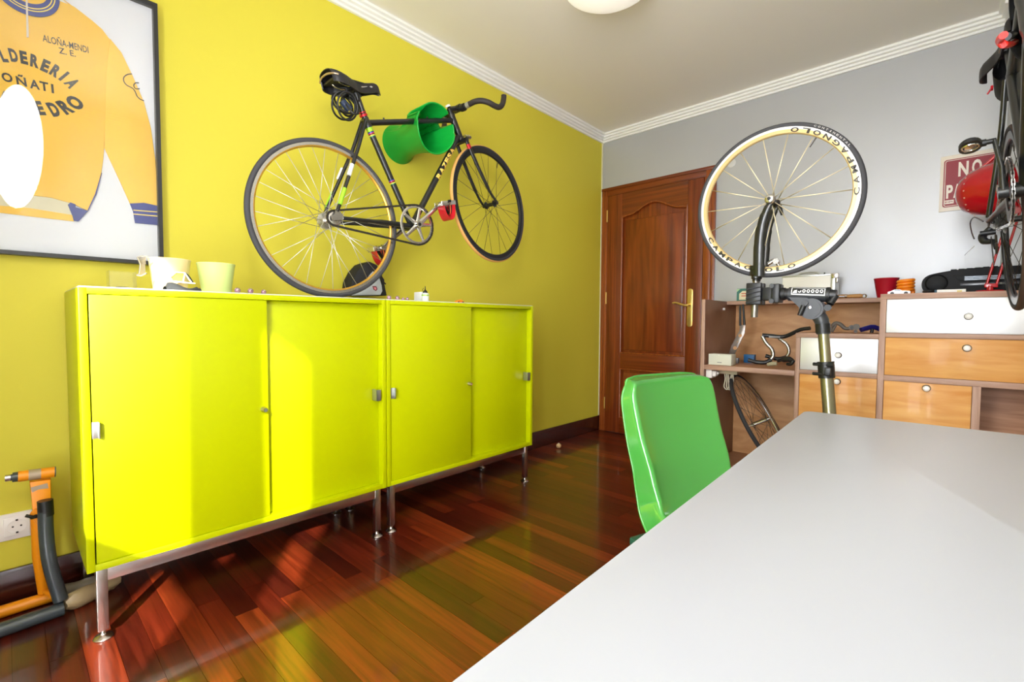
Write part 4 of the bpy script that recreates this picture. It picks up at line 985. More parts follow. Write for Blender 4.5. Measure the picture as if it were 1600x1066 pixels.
STM = Matrix.Translation(crown) @ Matrix.Rotation(ST, 4, hax) @ Matrix.Translation(-crown)
def steer(bm): return xform(bm, STM)
bp(bk1, 'top_tube', tube([clu + V(.01, 0, -.008), ht - hax*.02], .0135, 16), M_fblack)
bp(bk1, 'cable_stop', join(*[cyl(clu + V(.01, 0, -.008) + (ht - hax*.02 - clu - V(.01, 0, -.008))*t + V(0, 0, .012), clu + V(.01, 0, -.008) + (ht - hax*.02 - clu - V(.01, 0, -.008))*t + V(0, 0, .020), .004, seg=8) for t in (.17, .67)]), M_fblack)
dte = hb + hax*.012
bp(bk1, 'down_tube', tube([bb, dte], .0155, 18), M_fblack)
bp(bk1, 'seat_tube', tube([bb, clu], .0145, 16), M_fblack)
bp(bk1, 'seat_cluster', join(tube([clu - (clu-bb).normalized()*.03, clu + (clu-bb).normalized()*.012], .0175, 16), cyl(clu + V(-.012, -.016, .0), clu + V(-.012, .016, .0), .008)), M_fblack)
bp(bk1, 'head_tube', tube([hb, ht], .0178, 18), M_fblack)
bp(bk1, 'headset', join(tube([hb - hax*.010, hb], .0195, 18), tube([ht, ht + hax*.012], .0195, 18)), M_dark)
bp(bk1, 'bottom_bracket', cyl(bb + V(0, -.036, 0), bb + V(0, .036, 0), .020), M_fblack)
for s in (-1, 1):
    drop = hub + V(.0, s*.062, 0)
    bp(bk1, 'chain_stay', tube(smooth([bb + V(-.02, s*.022, 0), bb + (hub-bb)*.45 + V(0, s*.040, 0), bb + (hub-bb)*.93 + V(0, s*.060, .0)], 5), [.0125]*6 + [.009]*5, 12), M_fblack)
    ss = bp(bk1, 'seat_stay', tube([clu + V(-.012, s*.017, -.004), clu + (drop-clu)*.3 + V(0, s*.006, 0), drop + V(.012, 0, .025)], [.0085, .0085, .0075], 12), M_fblack)
    def along(t): return clu + V(-.012, s*.017, -.004) + (drop + V(.012, 0, .025) - clu - V(-.012, s*.017, -.004))*t + V(0, s*.0035, 0)
    part_ = link('stay_band', tube([along(.50), along(.62)], .0094, 12), mat('white band', 'F2F2EC', rough=.4), ss); link('stay_band', tube([along(.76), along(.93)], .0090, 12), mat('lime band', '9AD32C', rough=.4), ss)
    bp(bk1, 'dropout', prism([(-.02, -.010), (.03, -.012), (.034, .006), (.02, .030), (.005, .030), (-.006, .012), (-.024, .010)], -.0025, .0025, drop, (1, 0, 0), (0, 0, 1), (0, -1, 0)), M_alum)
bp(bk1, 'stay_bridge', cyl(clu + (hub-clu)*.36 + V(.004, -.024, 0), clu + (hub-clu)*.36 + V(.004, .024, 0), .006, seg=10), M_fblack)
for t, cols in ((.86, ('2446B0', 'C8202A', '17181A', 'E8C63A', '2F8F4A')), (.42, ('2446B0', 'C8202A', '17181A', 'E8C63A', '2F8F4A'))):
    for k, c in enumerate(cols[::-1]):
        a0 = bb + (clu-bb)*(t + .008*k); a1 = bb + (clu-bb)*(t + .008*(k+1)); bp(bk1, 'tube_stripe', tube([a0, a1], .0148, 16), mat('stripe ' + c, c, rough=.4))
bp(bk1, 'tube_stripe', tube([bb + (clu-bb)*.905, bb + (clu-bb)*.955], .0149, 16), mat('lime band', '9AD32C'))
# maker's lettering wrapped on the drive side of the down tube
ddt = (dte-bb).normalized(); dn = Vector((0, -1, 0)); du = dn.cross(ddt).normalized(); du = du if du.z > 0 else -du
word_ = 'RAZESA'; x = (dte-bb).length*.50; bms = []
for chh, w_ in zip(word_, (.034, .033, .031, .029, .029, .034)):
    c0 = bb + ddt*(x + w_/2)
    def wrapf(a_, b_, c0=c0): 
        an = b_/.0165; return c0 + ddt*a_ + (dn*math.cos(an) + du*math.sin(an))*.0160
    bms.append(letter(chh, c0, ddt, du, w_, .027, dn, bold=.05, wrap=wrapf)); x += w_ + .0035
bp(bk1, 'lettering', join(*bms), mat('gold lettering', 'F2C95A', rough=.4))
# seat post, clamp, saddle
sdir = (clu-bb).normalized()
bp(bk1, 'seat_post', tube([clu, spt], .0135, 14), M_fblack)
bp(bk1, 'seat_clamp', join(lathe([(.0145, 0), (.0185, 0), (.0185, .010), (.0145, .010)], clu + sdir*.018, sdir, 20, closed=True), lathe([(.0145, 0), (.0180, 0), (.0180, .004), (.0145, .004)], clu + sdir*.033, sdir, 20, closed=True)), M_redan, 'red seat clamp')
bp(bk1, 'post_head', join(cyl(spt - sdir*.02, spt + sdir*.004, .019), box(spt.x-.02, spt.x+.02, spt.y-.018, spt.y+.018, spt.z-.002, spt.z+.014, .003)), M_blackpl)
sr, sn = lp(507, 114), lp(589, 130); sr.y = sn.y = 0
sadd = bp(bk1, 'saddle', saddle_mesh(sr, sn, V(-.05, 0, 1).normalized(), V(0, 1, 0), .074, .038), mat('black saddle leather', '17161A', rough=.45), shade=60)
link('saddle_trim', tube(smooth([sr + V(.020, -.073, -.026), sr + V(.004, -.062, -.020), sr + V(-.003, -.03, -.013), sr + V(-.004, 0, -.011), sr + V(-.003, .03, -.013), sr + V(.004, .062, -.020)], 5), .004, 8), mat('champagne trim', 'B9A48C', rough=.3, metal=.7), sadd)
link('saddle_mark', prism([(-.009, 0), (0, .004), (.009, 0), (0, -.004)], 0, .0005, sr + (sn-sr)*.80 + V(0, -.0215, -.030), (1, 0, 0), (0, 0, 1), (0, -1, 0)), mat('grey mark', 'A9A6A2'), sadd)
link('saddle_base', prism([(.012, -.055), (.05, -.058), (.10, -.040), (.18, -.016), (.245, -.010), (.245, .010), (.18, .016), (.10, .040), (.05, .058), (.012, .055)], -.034, -.026, sr, (1, 0, 0), (0, 1, 0), (0, 0, 1)), M_blackpl, sadd)
for s in (-1, 1): bp(bk1, 'saddle_rail', tube(smooth([sr + V(.03, s*.03, -.018), sr + V(.06, s*.024, -.045), sr + V(.15, s*.022, -.047), sn + V(-.03, s*.008, -.016)], 5), .0035, 8), M_alum)
# fork, stem, bars (all turned about the steering axis)
for s in (-1, 1):
    bl = crown + V(0, s*.034, 0); e = fax + V(0, s*.050, 0)
    f_ = bp(bk1, 'fork_blade', steer(tube(smooth([bl + hax*.004, bl + (e-bl)*.45 - V(.010, 0, .008), bl + (e-bl)*.8 - V(.010, 0, .010), e + V(-.002, 0, .006)], 6), [.0125]*5 + [.0115]*6 + [.0085]*8, 12, squash=((0, 1, 0), .75))), M_fblack)
    if s < 0: link('red_band', steer(tube([bl + (e-bl)*.06 - V(.002, 0, .002), bl + (e-bl)*.12 - V(.004, 0, .004)], .0132, 12, squash=((0, 1, 0), .8))), M_redan, f_)
    bp(bk1, 'fork_end', steer(lathe([(0, -.003), (.010, -.003), (.010, .003), (0, .003)], e, (0, 1, 0), 14)), M_dark)
bp(bk1, 'fork_crown', steer(join(tube([crown - V(0, .042, 0), crown + V(0, .042, 0)], .014, 14, squash=(hax, 1.0)), tube([crown, hb], .013, 12))), M_fblack)
bp(bk1, 'front_brake', steer(join(tube(smooth([crown + V(.030, -.030, .012), crown + V(.034, -.012, .03), crown + V(.032, .012, .03), crown + V(.030, .032, .010)], 5), .006, 8), cyl(crown + V(.01, 0, .016), crown + V(.045, 0, .016), .006), cyl(crown + V(.03, -.042, .010), crown + V(.034, -.028, .022), .008))), M_alum)
stm = ht + hax*.040; clampL = MBi @ px(715, 170, 0, XB); clampL.y = 0
bp(bk1, 'stem', join(tube([ht, stm], .0125, 14), tube([stm - hax*.005, clampL], [.014, .015], 14), cyl(clampL + V(0, -.024, 0), clampL + V(0, .024, 0), .019)), M_fblack)
bp(bk1, 'stem_cap', lathe([(0, .012), (.012, .010), (.015, .0), (0, 0)], stm + hax*.008, hax, 18), mat('white cap', 'EFEFEF', rough=.3))
arm = [(718, 169.5, .02), (724, 168, .05), (733, 163, .085), (742, 158.8, .12), (752, 157.5, .152), (763, 160, .176), (773, 165.5, .188), (780, 167.5, .192), (785, 163, .192), (787, 154, .190), (787.3, 149, .190)]
P = [lp(a_, b_, c_) for a_, b_, c_ in arm]
unst = STM.inverted(); Pm = []
for p_ in P:
    q = unst @ p_; q.y = -q.y; Pm.append(STM @ q)
for k, PP in enumerate((P, Pm)):
    sm = smooth(PP, 4)
    b_ = bp(bk1, 'handlebar', tube([clampL] + sm[:8], .0120, 12), M_fblack)
    g_ = bp(bk1, 'bar_tape', tube(sm[7:], .0145, 12), mat('brown black bar tape', '2B2422', rough=.6, bump=.3, bscale=120))
    link('bar_plug', lathe([(0, .004), (.012, .002), (.0135, -.004), (0, -.004)], sm[-1], sm[-1]-sm[-3], 14), mat('bar plug', 'C9A890', rough=.5), g_)
    link('tape_ring', tube([sm[6], sm[8]], .0152, 12), M_steel, g_)
    bp(bk1, 'lever_clamp', tube([sm[2], sm[5]], .0195, 14), M_blackpl)
# crank, chain, pedals
YC = -.046
RCH = .094
bms = [lathe([(RCH-.012, YC-.0015), (RCH-.002, YC-.0015), (RCH+.001, YC), (RCH-.002, YC+.0015), (RCH-.012, YC+.0015)], (bb.x, 0, bb.z), (0, 1, 0), 64, closed=True)]
ped = lp(690, 320, .09); cdir = Vector((ped.x-bb.x, 0, ped.z-bb.z)).normalized(); CL = .165
for k in range(5):
    an = math.atan2(cdir.z, cdir.x) + 2*PI*(k+.5)/5
    d_ = Vector((math.cos(an), 0, math.sin(an))); c0 = Vector((bb.x, YC-.004, bb.z))
    bms.append(tube([c0, c0 + d_*.055, c0 + d_*(RCH-.010)], [.013, .0085, .0075], 10, squash=((0, 1, 0), .45)))
    bms.append(cyl(c0 + d_*(RCH-.016) + V(0, -.004, 0), c0 + d_*(RCH-.016) + V(0, .004, 0), .006, seg=12))
bp(bk1, 'chainring', join(*bms), M_alum)
bp(bk1, 'chain', chain_mesh((hub.x, hub.z), .031, (bb.x, bb.z), RCH+.002, YC), M_dark)
bp(bk1, 'sprocket', lathe([(.012, YC-.0015), (.029, YC-.0015), (.031, YC), (.029, YC+.0015), (.012, YC+.0015)], hub, (0, 1, 0), 32, closed=True), M_alum)
def pedal(c, s):
    """road pedal with cage, toe strap and hanging red strap cup; c = centre on its axle, s = side"""
    o = bp(bk1, 'pedal', join(box(c.x-.045, c.x+.045, c.y-.030, c.y-.026, c.z-.011, c.z+.011, .001), box(c.x-.045, c.x+.045, c.y+.026, c.y+.030, c.z-.011, c.z+.011, .001), box(c.x-.045, c.x-.040, c.y-.026, c.y+.026, c.z-.010, c.z+.010, .001), box(c.x+.040, c.x+.045, c.y-.026, c.y+.026, c.z-.010, c.z+.010, .001), cyl(c + V(0, -.030, 0), c + V(0, .050*(-s), 0), .009, .007, 12)), M_alum)
    def strap(u, v):
        an = PI + PI*u; return c + V(.036*math.cos(an)*(1 - .25*v), (v-.5)*.062, -.010 + .072*math.sin(an))
    link('red_strap', sheet(strap, 18, 6, .003), M_redpl, o)
    def strap2(u, v):
        return c + V(.004 + .012*math.sin(PI*u), -.034 + .068*u, .014 - .085*math.sin(PI*u)*0 - .0) + V((v-.5)*.018, 0, -.066*math.sin(PI*u))
    link('toe_strap', sheet(strap2, 16, 2, .003), M_blackpl, o)
    link('strap_stripe', join(*[sheet(lambda u, v, k=k: strap2(.05+.9*u, .32+.12*(k+v)) + V(0, 0, -.0034), 16, 1, .0006) for k in range(3)]), mat('strap stripes', 'D86A3A', rough=.5), o)
    return o
for s in (-1, 1):
    d_ = cdir if s < 0 else -cdir; y0 = s*.060; e = bb + d_*CL
    bp(bk1, 'crank_arm', join(tube([Vector((bb.x, y0, bb.z)), Vector((bb.x, y0, bb.z)) + d_*.06, Vector((e.x, s*.068, e.z))], [.0165, .0115, .0100], 14, squash=((0, 1, 0), .62)), cyl((bb.x, y0-.010, bb.z), (bb.x, y0+.010, bb.z), .0165), cyl((e.x, s*.060, e.z), (e.x, s*.076, e.z), .0115)), M_alum)
    bp(bk1, 'crank_bolt', cyl((bb.x, y0+s*.009, bb.z), (bb.x, y0+s*.0115, bb.z), .0085, seg=16), M_blackpl)
    pedal(Vector((e.x + .004, s*.112, e.z)), s)
wheel(bk1, 'rear_wheel', Matrix.Translation(hub), RW, M_rubg, None, M_gold, M_alum, .017, .0118, 32, 3, hubw=.052, flange=.035, spr=.0013, label='rear wheel with gold and silver rim')
wheel(bk1, 'front_wheel', STM @ Matrix.Translation(fax), .334, M_rubber, M_tan, mat('black rim', '1E1F22', rough=.35, metal=.3), None, .024, .0118, 24, 2, spm=M_dark, hubm=M_fblack, hubw=.040, flange=.020, label='front wheel with black rim and tan tread')

# ------------------------------------------------------------------ wall holder: flared tube with slots for the top tube
def holder(name, label, wallx, sgn, yc, zc, ytube_z, m, length):
    """axis along x from the wall; sgn +1 points into +x. Returns a thing with a flared, slotted body"""
    o = thing(name, label, 'bike holder', (wallx, yc, zc-.12))
    zt = ytube_z - zc
    def rad(t): return .078 + .026*(1-min(1, t/.35))**2 + .038*max(0, (t-.35)/.65)**1.6
    def lenf(an):
        # an: 0 = +y, 90 = up; slots at both sides where the bicycle's tube lies, a hood above and a lip below
        a_ = (math.degrees(an)) % 360
        s = .0
        slot = [math.degrees(math.asin(max(-1, min(1, zt/.118))))]; slot.append(180 - slot[0])
        depth = 0
        for c_ in slot:
            d_ = abs((a_-c_+180) % 360-180)
            depth = max(depth, max(0, min(1, (15-d_)/5)))
        base = 1.0 + (.05*math.sin(an) if 0 < a_ < 180 else .02)
        if 180 < a_ < 360: base -= .10*math.sin(math.radians(a_-180))**2
        return length*base*(1-depth) + depth*length*.70
    def fn(u, v):
        an = 2*PI*u; t = v; r = rad(t); L_ = lenf(an)
        return (wallx + sgn*(.0006 + L_*t), yc + r*math.cos(an), zc + r*math.sin(an))
    hole = lambda u, v: (abs((u*360-122)) < 12 and .60 < v < .72)
    part(o, 'holder_body', sheet(fn, 120, 40, .0045*1.0, wrap=True, skip=hole), m, shade=50)
    edge = [fn(k/120, 1) for k in range(120)]
    part(o, 'holder_rim', tube(edge, .0042, 8, closed=True), m, shade=70)
    part(o, 'wall_plate', lathe([(0, 0), (.10, 0), (.10, .006), (.03, .010), (0, .010)], (wallx + sgn*.0006, yc, zc), (sgn, 0, 0), 40), m)
    part(o, 'fixing_screw', lathe([(0, .004), (.005, .003), (.007, 0), (0, 0)], (wallx + sgn*.0106, yc, zc+.02), (sgn, 0, 0), 12), M_steel)
    return o
ttm = MB @ (clu + (ht-clu)*.70)
M_hgreen = mat('matt green plastic', '0B9A35', rough=.38, spec=.4)
hc = px(676, 203, 0, .30)
tt_at = MB @ (clu + (ht-clu)*.75)
holder('bike_holder', 'green flared wall holder gripping the top tube of the black bicycle', 0, 1, hc.y, hc.z, tt_at.z, M_hgreen, .325)

# cable lock hanging from the saddle
lk = thing('cable_lock', 'black coiled cable lock hung under the bicycle saddle', 'cable lock', px(541, 186, 0, XB))
LKC = px(541, 163, 0, XB)
def loop(cx, cy, rx, ry, tl, lat):
    c_ = px(cx, cy, 0, XB+lat)
    return tube([c_ + V(math.sin(a_)*tl, rx*math.cos(a_), ry*math.sin(a_)) for a_ in [2*PI*k/36 for k in range(36)]], .0045, 8, closed=True)
part(lk, 'cable_coil', join(loop(537, 165, .052, .052, .02, .03), loop(540, 162, .050, .045, -.02, .02), loop(543, 166, .045, .055, .01, .045), loop(547, 160, .040, .050, .03, .0), loop(535, 162, .046, .044, -.015, .01), loop(549, 163, .030, .050, -.03, .035)), M_blackpl)
part(lk, 'lock_body', tube([px(534, 157, 0, XB+.03), px(546, 172, 0, XB+.03)], [.016, .018], 14), mat('dark blue lock', '1B2A44', rough=.35))
part(lk, 'lock_strap', tube(smooth([px(535, 150, 0, XB+.01), px(543, 145, 0, XB+.02), px(552, 149, 0, XB+.02)], 5), .009, 10), M_blackpl)

# ------------------------------------------------------------------ black road bicycle on the right-hand wall
HR = Vector((2.415, 2.905, 1.341)); t2 = math.radians(12.5); R2 = .336
bk2, MB2, MB2i = bike_root('road_bicycle', 'black road bicycle with cassette and saddle bag beside the drawer units', HR, -PI/2, t2, R2, math.radians(4))
hub = Vector((0, 0, R2)); bb = hub + V(.405, 0, -.062); clu = hub + V(.255, 0, .430); spt = hub + V(.208, 0, .565)
fax = hub + V(.985, 0, 0); hax = Vector((-math.sin(math.radians(17)), 0, math.cos(math.radians(17))))
crown = fax + hax*.375 - V(.041, 0, .012); hb = crown + hax*.02; ht = crown + hax*.15
M_carb = mat('carbon black', '1A1B1A', rough=.28, coat=.4)
bp(bk2, 'top_tube', tube([clu, ht - hax*.02], .018, 16), M_carb); bp(bk2, 'down_tube', tube([bb, hb + hax*.02], .026, 18), M_carb)
bp(bk2, 'seat_tube', tube([bb, clu], .019, 16), M_carb); bp(bk2, 'head_tube', tube([hb, ht], .024, 18), M_carb)
bp(bk2, 'bottom_bracket', cyl(bb + V(0, -.042, 0), bb + V(0, .042, 0), .024), M_carb)
for s in (-1, 1):
    drop = hub + V(0, s*.066, 0)
    bp(bk2, 'chain_stay', tube(smooth([bb + V(-.02, s*.024, 0), bb + (hub-bb)*.5 + V(0, s*.046, 0), drop + V(.02, 0, 0)], 5), [.014]*6 + [.010]*5, 12), M_carb)
    bp(bk2, 'seat_stay', tube(smooth([clu + V(-.012, s*.018, -.006), clu + (drop-clu)*.4 + V(-.004, s*.006, 0), drop + V(.004, 0, .02)], 5), .0082, 12), M_carb)
    bp(bk2, 'dropout', prism([(-.02, -.012), (.03, -.012), (.03, .012), (.01, .030), (-.006, .026), (-.022, .010)], -.003, .003, drop, (1, 0, 0), (0, 0, 1), (0, -1, 0)), M_dark)
    bl = crown + V(0, s*.036, 0); e = fax + V(0, s*.050, 0)
    bp(bk2, 'fork_blade', tube(smooth([bl, bl + (e-bl)*.5 - V(.008, 0, .006), e], 6), [.015]*5 + [.012]*4 + [.009]*4, 12), M_carb)
bp(bk2, 'fork_crown', cyl(crown - V(0, .045, 0), crown + V(0, .045, 0), .016), M_carb)
bp(bk2, 'seat_post', tube([clu, spt], .0145, 14), M_carb)
sr = hub + V(.055, 0, .605); sn = sr + V(.265, 0, .012)
s2 = bp(bk2, 'saddle', saddle_mesh(sr, sn, V(0, 0, 1), V(0, 1, 0), .072, .05), mat('black saddle leather', '17161A'), shade=60)
for s in (-1, 1): bp(bk2, 'saddle_rail', tube(smooth([sr + V(.03, s*.03, -.02), sr + V(.06, s*.024, -.047), sr + V(.16, s*.022, -.047), sn + V(-.03, s*.008, -.02)], 5), .0035, 8), M_alum)
bp(bk2, 'post_head', box(spt.x-.02, spt.x+.02, -.02, .02, spt.z-.02, spt.z+.015, .004), M_blackpl)
def bag(u, v):
    an = 2*PI*u; t = v; w_ = .042*(1-.25*t); h_ = .040 + .014*math.sin(PI*t)
    return sr + V(.115 - .110*t, w_*math.cos(an), -.095 - .012*t + h_*1.2*math.sin(an))
sb_ = bp(bk2, 'saddle_bag', sheet(bag, 28, 10, 0, wrap=True), mat('black nylon', '121214', rough=.7), shade=60)
link('bag_end', prism([(.031*math.cos(a_), .049*math.sin(a_)) for a_ in [2*PI*k/20 for k in range(20)]], 0, .012, sr + V(.006, 0, -.107), (0, 1, 0), (0, 0, 1), (-1, 0, 0), .006), mat('black nylon', '121214'), sb_)
link('bag_pull', join(cyl(sr + V(.012, -.034, -.085), sr + V(.004, -.05, -.108), .003, seg=8), box(sr.x+.004, sr.x+.02, -.041, -.034, sr.z-.098, sr.z-.086)), M_redpl, sb_)
# red-taped lever at the saddle side
lv0 = MB2i @ px(1572, 58, 0, 2.34); lv1 = MB2i @ px(1592, 52, 0, 2.40)
bp(bk2, 'lock_bracket', cyl(lv0, lv1, .011, .012, 14), M_blackpl)
U_ = [MB2i @ px(a_, b_, 0, x_) for a_, b_, x_ in ((1568, 55, 2.325), (1563, 60, 2.322), (1563, 66, 2.325), (1570, 70, 2.333), (1580, 69, 2.36), (1592, 62, 2.39))]
bp(bk2, 'red_strap', tube(smooth(U_, 5), .0085, 12), mat('bright red rubber', 'E8261C', rough=.4), 'bright red curved strap')
# transmission
YC = -.045; cup = MB2i.to_3x3() @ Vector((0, .10, 1))
cdir = Vector((cup.x, 0, cup.z)).normalized(); CL = .172
bp(bk2, 'chainring', lathe([(.060, YC-.002), (.098, YC-.0015), (.100, YC), (.098, YC+.0015), (.060, YC+.002)], bb, (0, 1, 0), 56, closed=True), M_dark)
for s in (-1, 1):
    d_ = cdir if s < 0 else -cdir; y0 = s*.058; e = bb + d_*CL
    bp(bk2, 'crank_arm', join(tube([Vector((bb.x, y0, bb.z)), Vector((bb.x, y0-.0, bb.z)) + d_*.08, Vector((e.x, s*.070, e.z))], [.019, .014, .0115], 14, squash=((0, 1, 0), .55)), cyl((bb.x, y0-.012, bb.z), (bb.x, y0+.012, bb.z), .019)), mat('dark grey crank', '4B4C4C', rough=.25, metal=.7))
    c_ = Vector((e.x, s*.125, e.z))
    pd_ = bp(bk2, 'pedal', join(cyl((e.x, s*.066, e.z), (e.x, s*.105, e.z), .008, seg=12), cyl((e.x, s*.088, e.z), (e.x, s*.105, e.z), .011, seg=12), prism([(.044*math.cos(a_)*(1 if math.cos(a_) > 0 else .9), .028*math.sin(a_)) for a_ in [2*PI*k/18 for k in range(18)]], -.007, .007, c_, (1, 0, 0), (0, -1, 0), (0, 0, 1), .003)), M_blackpl)
    link('pedal_clip', join(ring(.020, .003, c_ + V(.006, 0, -.008), (0, 0, 1), 20, 6), box(c_.x-.02, c_.x+.022, c_.y-.014, c_.y+.014, c_.z-.0095, c_.z-.0075, .001)), M_alum, pd_)
bp(bk2, 'chain', chain_mesh((hub.x, hub.z), .030, (bb.x, bb.z), .101, YC), M_alum)
cog = bp(bk2, 'cassette', join(*[lathe([(.012, -.024-.0037*k-.0008), (.047-.0036*k, -.024-.0037*k-.0008), (.0485-.0036*k, -.024-.0037*k), (.047-.0036*k, -.024-.0037*k+.0008), (.012, -.024-.0037*k+.0008)], hub, (0, 1, 0), 30, closed=True) for k in range(9)]), M_steel)
rd0 = hub + V(.008, -.062, -.024)
jock = rd0 + V(.035, .008, -.095)
der = bp(bk2, 'rear_derailleur', join(tube(smooth([rd0, rd0 + V(-.012, -.022, -.024), rd0 + V(.0, -.018, -.050), rd0 + V(.012, .0, -.058)], 5), [.010]*4 + [.013]*7 + [.010]*5, 12), tube([rd0 + V(.012, .004, -.055), jock], .007, 10), cyl(rd0 + V(0, -.03, -.018), rd0 + V(0, .012, -.018), .010, seg=14)), M_blackpl)
for p_ in (rd0 + V(.010, .010, -.055), jock): link('jockey_wheel', lathe([(.004, -.003), (.020, -.003), (.022, 0), (.020, .003), (.004, .003)], p_, (0, 1, 0), 20, closed=True), M_dark, der)
link('cage_plate', prism([(-.010, .012), (.012, .010), (.046, -.105), (.026, -.110)], -.0012, .0012, rd0 + V(.006, -.002, -.05), (1, 0, 0), (0, 0, 1), (0, -1, 0)), M_dark, der)
link('gear_cable', tube(smooth([MB2i @ px(1536, 346, 0, 2.33), MB2i @ px(1522, 340, 0, 2.315), MB2i @ px(1516, 348, 0, 2.31), MB2i @ px(1518, 362, 0, 2.31), MB2i @ px(1522, 373, 0, 2.315)], 6), .0025, 8), M_blackpl, der)
link('cable_tail', tube([MB2i @ px(1523, 384, 0, 2.315), MB2i @ px(1504, 402, 0, 2.30)], .0012, 6), M_spoke, der)
wheel(bk2, 'rear_wheel', Matrix.Translation(hub), R2, M_rubber, M_brown, mat('black deep rim', '202124', rough=.3, metal=.3), None, .030, .0125, 24, 2, spm=M_dark, hubm=M_fblack, hubw=.048, flange=.022)
wheel(bk2, 'front_wheel', Matrix.Translation(fax), R2, M_rubber, M_brown, mat('black deep rim', '202124'), None, .030, .0125, 20, 1, spm=M_dark, hubm=M_fblack, hubw=.040, flange=.018)
stm = ht + hax*.03; cl_ = stm + V(.09, 0, .01)
bp(bk2, 'stem', tube([ht, stm, cl_], .015, 14), M_blackpl)
for s in (-1, 1):
    bp(bk2, 'handlebar', tube(smooth([cl_, cl_ + V(0, s*.12, 0), cl_ + V(.01, s*.19, 0), cl_ + V(.06, s*.20, -.005), cl_ + V(.10, s*.205, -.045), cl_ + V(.06, s*.21, -.11), cl_ + V(0, s*.21, -.125)], 6), .015, 12), mat('brown black bar tape', '2B2422'))
    bp(bk2, 'brake_hood', tube([cl_ + V(.06, s*.20, .0), cl_ + V(.11, s*.202, .025), cl_ + V(.115, s*.202, .05)], [.016, .017, .012], 12), M_blackpl)
tt2 = MB2 @ (clu + (ht-clu)*.5)
holder('bike_holder', 'dark flared wall holder carrying the road bicycle on the side wall', XR, -1, tt2.y, tt2.z-.02, tt2.z, mat('dark grey plastic', '2A2B2E'), .345)

# ------------------------------------------------------------------ repair stand with clamped fork and wheel
YS = 2.702
rs_ = thing('repair_stand', 'bicycle repair stand with black clamp head and champagne pole behind the desk', 'repair stand', (1.90, YS, 0))
M_pole = mat('champagne anodised tube', '9A9478', rough=.28, metal=.85)
M_gun = mat('gunmetal plastic', '34363A', rough=.4)
ptop = px(1287, 524, 1, YS); pq = px(1291, 578, 1, YS); pbot = px(1296.5, 648, 1, YS); pdir = (pbot-ptop).normalized()
pf = ptop + pdir*((.055-ptop.z)/pdir.z)
part(rs_, 'upper_pole', tube([ptop - pdir*.02, pq], .0205, 24), M_pole)
part(rs_, 'lower_pole', tube([pq, pf], .0240, 24), M_pole)
part(rs_, 'height_collar', join(tube([pq - pdir*.030, pq + pdir*.034], .030, 24), tube([pq - pdir*.034, pq - pdir*.030], .031, 24)), M_blackpl)
part(rs_, 'collar_lever', join(cyl(pq + V(-.045, -.01, .022), pq + V(.03, -.03, .022), .007), cyl(pq + V(-.045, -.01, -.018), pq + V(.02, -.03, -.018), .007), box(pq.x+.0, pq.x+.022, YS-.045, YS-.028, pq.z-.02, pq.z+.012, .003)), M_blackpl)
ctop = px(1283, 496, 1, YS)
part(rs_, 'pole_socket', tube(smooth([px(1286.5, 522, 1, YS), px(1285, 505, 1, YS), px(1279, 494, 1, YS), px(1268, 485, 1, YS)], 5), [.0255]*6 + [.027]*5 + [.026]*5, 20), M_gun)
part(rs_, 'socket_ring', tube([px(1286.3, 520, 1, YS), px(1285.3, 506, 1, YS)], .0275, 20), M_blackpl)
hg = px(1270, 483, 1, YS)
part(rs_, 'hinge_disc', join(cyl(hg + V(0, -.034, 0), hg + V(0, .03, 0), .044, seg=36), cyl(hg + V(0, -.038, 0), hg + V(0, -.034, 0), .036, seg=36)), M_gun)
part(rs_, 'hinge_web', prism([(p_.x, p_.z) for p_ in (px(1233, 464, 1, YS), px(1256, 462, 1, YS), px(1281, 476, 1, YS), px(1272, 492, 1, YS), px(1252, 482, 1, YS))], -.026, .020, (0, YS, 0), (1, 0, 0), (0, 0, 1), (0, 1, 0), .004), M_gun)
part(rs_, 'hinge_lever', join(tube([px(1257, 474, 1, YS-.045), px(1249, 493, 1, YS-.055)], [.010, .0085], 12), cyl(px(1257, 474, 1, YS-.03), px(1257, 474, 1, YS-.055), .012)), M_blackpl)
part(rs_, 'hinge_bolt', lathe([(0, .006), (.006, .005), (.007, 0), (0, 0)], hg + V(-.004, -.038, .006), (0, -1, 0), 14), M_chrome)
b0, b1 = px(1233, 459.5, 1, YS), px(1297, 461, 1, YS)
part(rs_, 'clamp_barrel', tube([b0, b1], .0300, 28), M_gun)
part(rs_, 'barrel_neck', join(tube([px(1215, 459.5, 1, YS), b0], .0245, 24), tube([px(1222, 459.5, 1, YS), px(1227, 459.5, 1, YS)], .0275, 24), tube([b1 - V(.012, 0, 0), b1], .0325, 28)), M_blackpl)
part(rs_, 'crank_handle', join(tube([b1, px(1307, 461.5, 1, YS)], [.024, .022], 20), tube([px(1305, 462, 1, YS-.005), px(1297, 475, 1, YS-.02)], [.015, .013], 14), cyl(px(1293, 481, 1, YS-.045), px(1294, 480, 1, YS+.0), .013, seg=16)), M_blackpl)
lb0, lb1 = px(1236, 458, 1, YS-.031), px(1289, 458, 1, YS-.031)
lab = part(rs_, 'barrel_label', sheet(lambda u, v: (lb0.x + (lb1.x-lb0.x)*u, YS - .0306*math.cos(-.15 + 1.15*v), b0.z + (b1.z-b0.z)*u + .0306*math.sin(-.15 + 1.15*v)), 2, 8, .0004), mat('label white', 'EDEDEE', rough=.4))
part(rs_, 'barrel_label_band', sheet(lambda u, v: (lb0.x + .003 + (lb1.x-lb0.x-.006)*u, YS - .0312*math.cos(0 + .88*v), b0.z + (b1.z-b0.z)*u + .0312*math.sin(0 + .88*v)), 2, 8, .0004), M_blackpl)
def on_barrel(x_, a_): return Vector((x_, YS - .0318*math.cos(a_), b0.z + (b1.z-b0.z)*((x_-b0.x)/(b1.x-b0.x)) + .0318*math.sin(a_)))
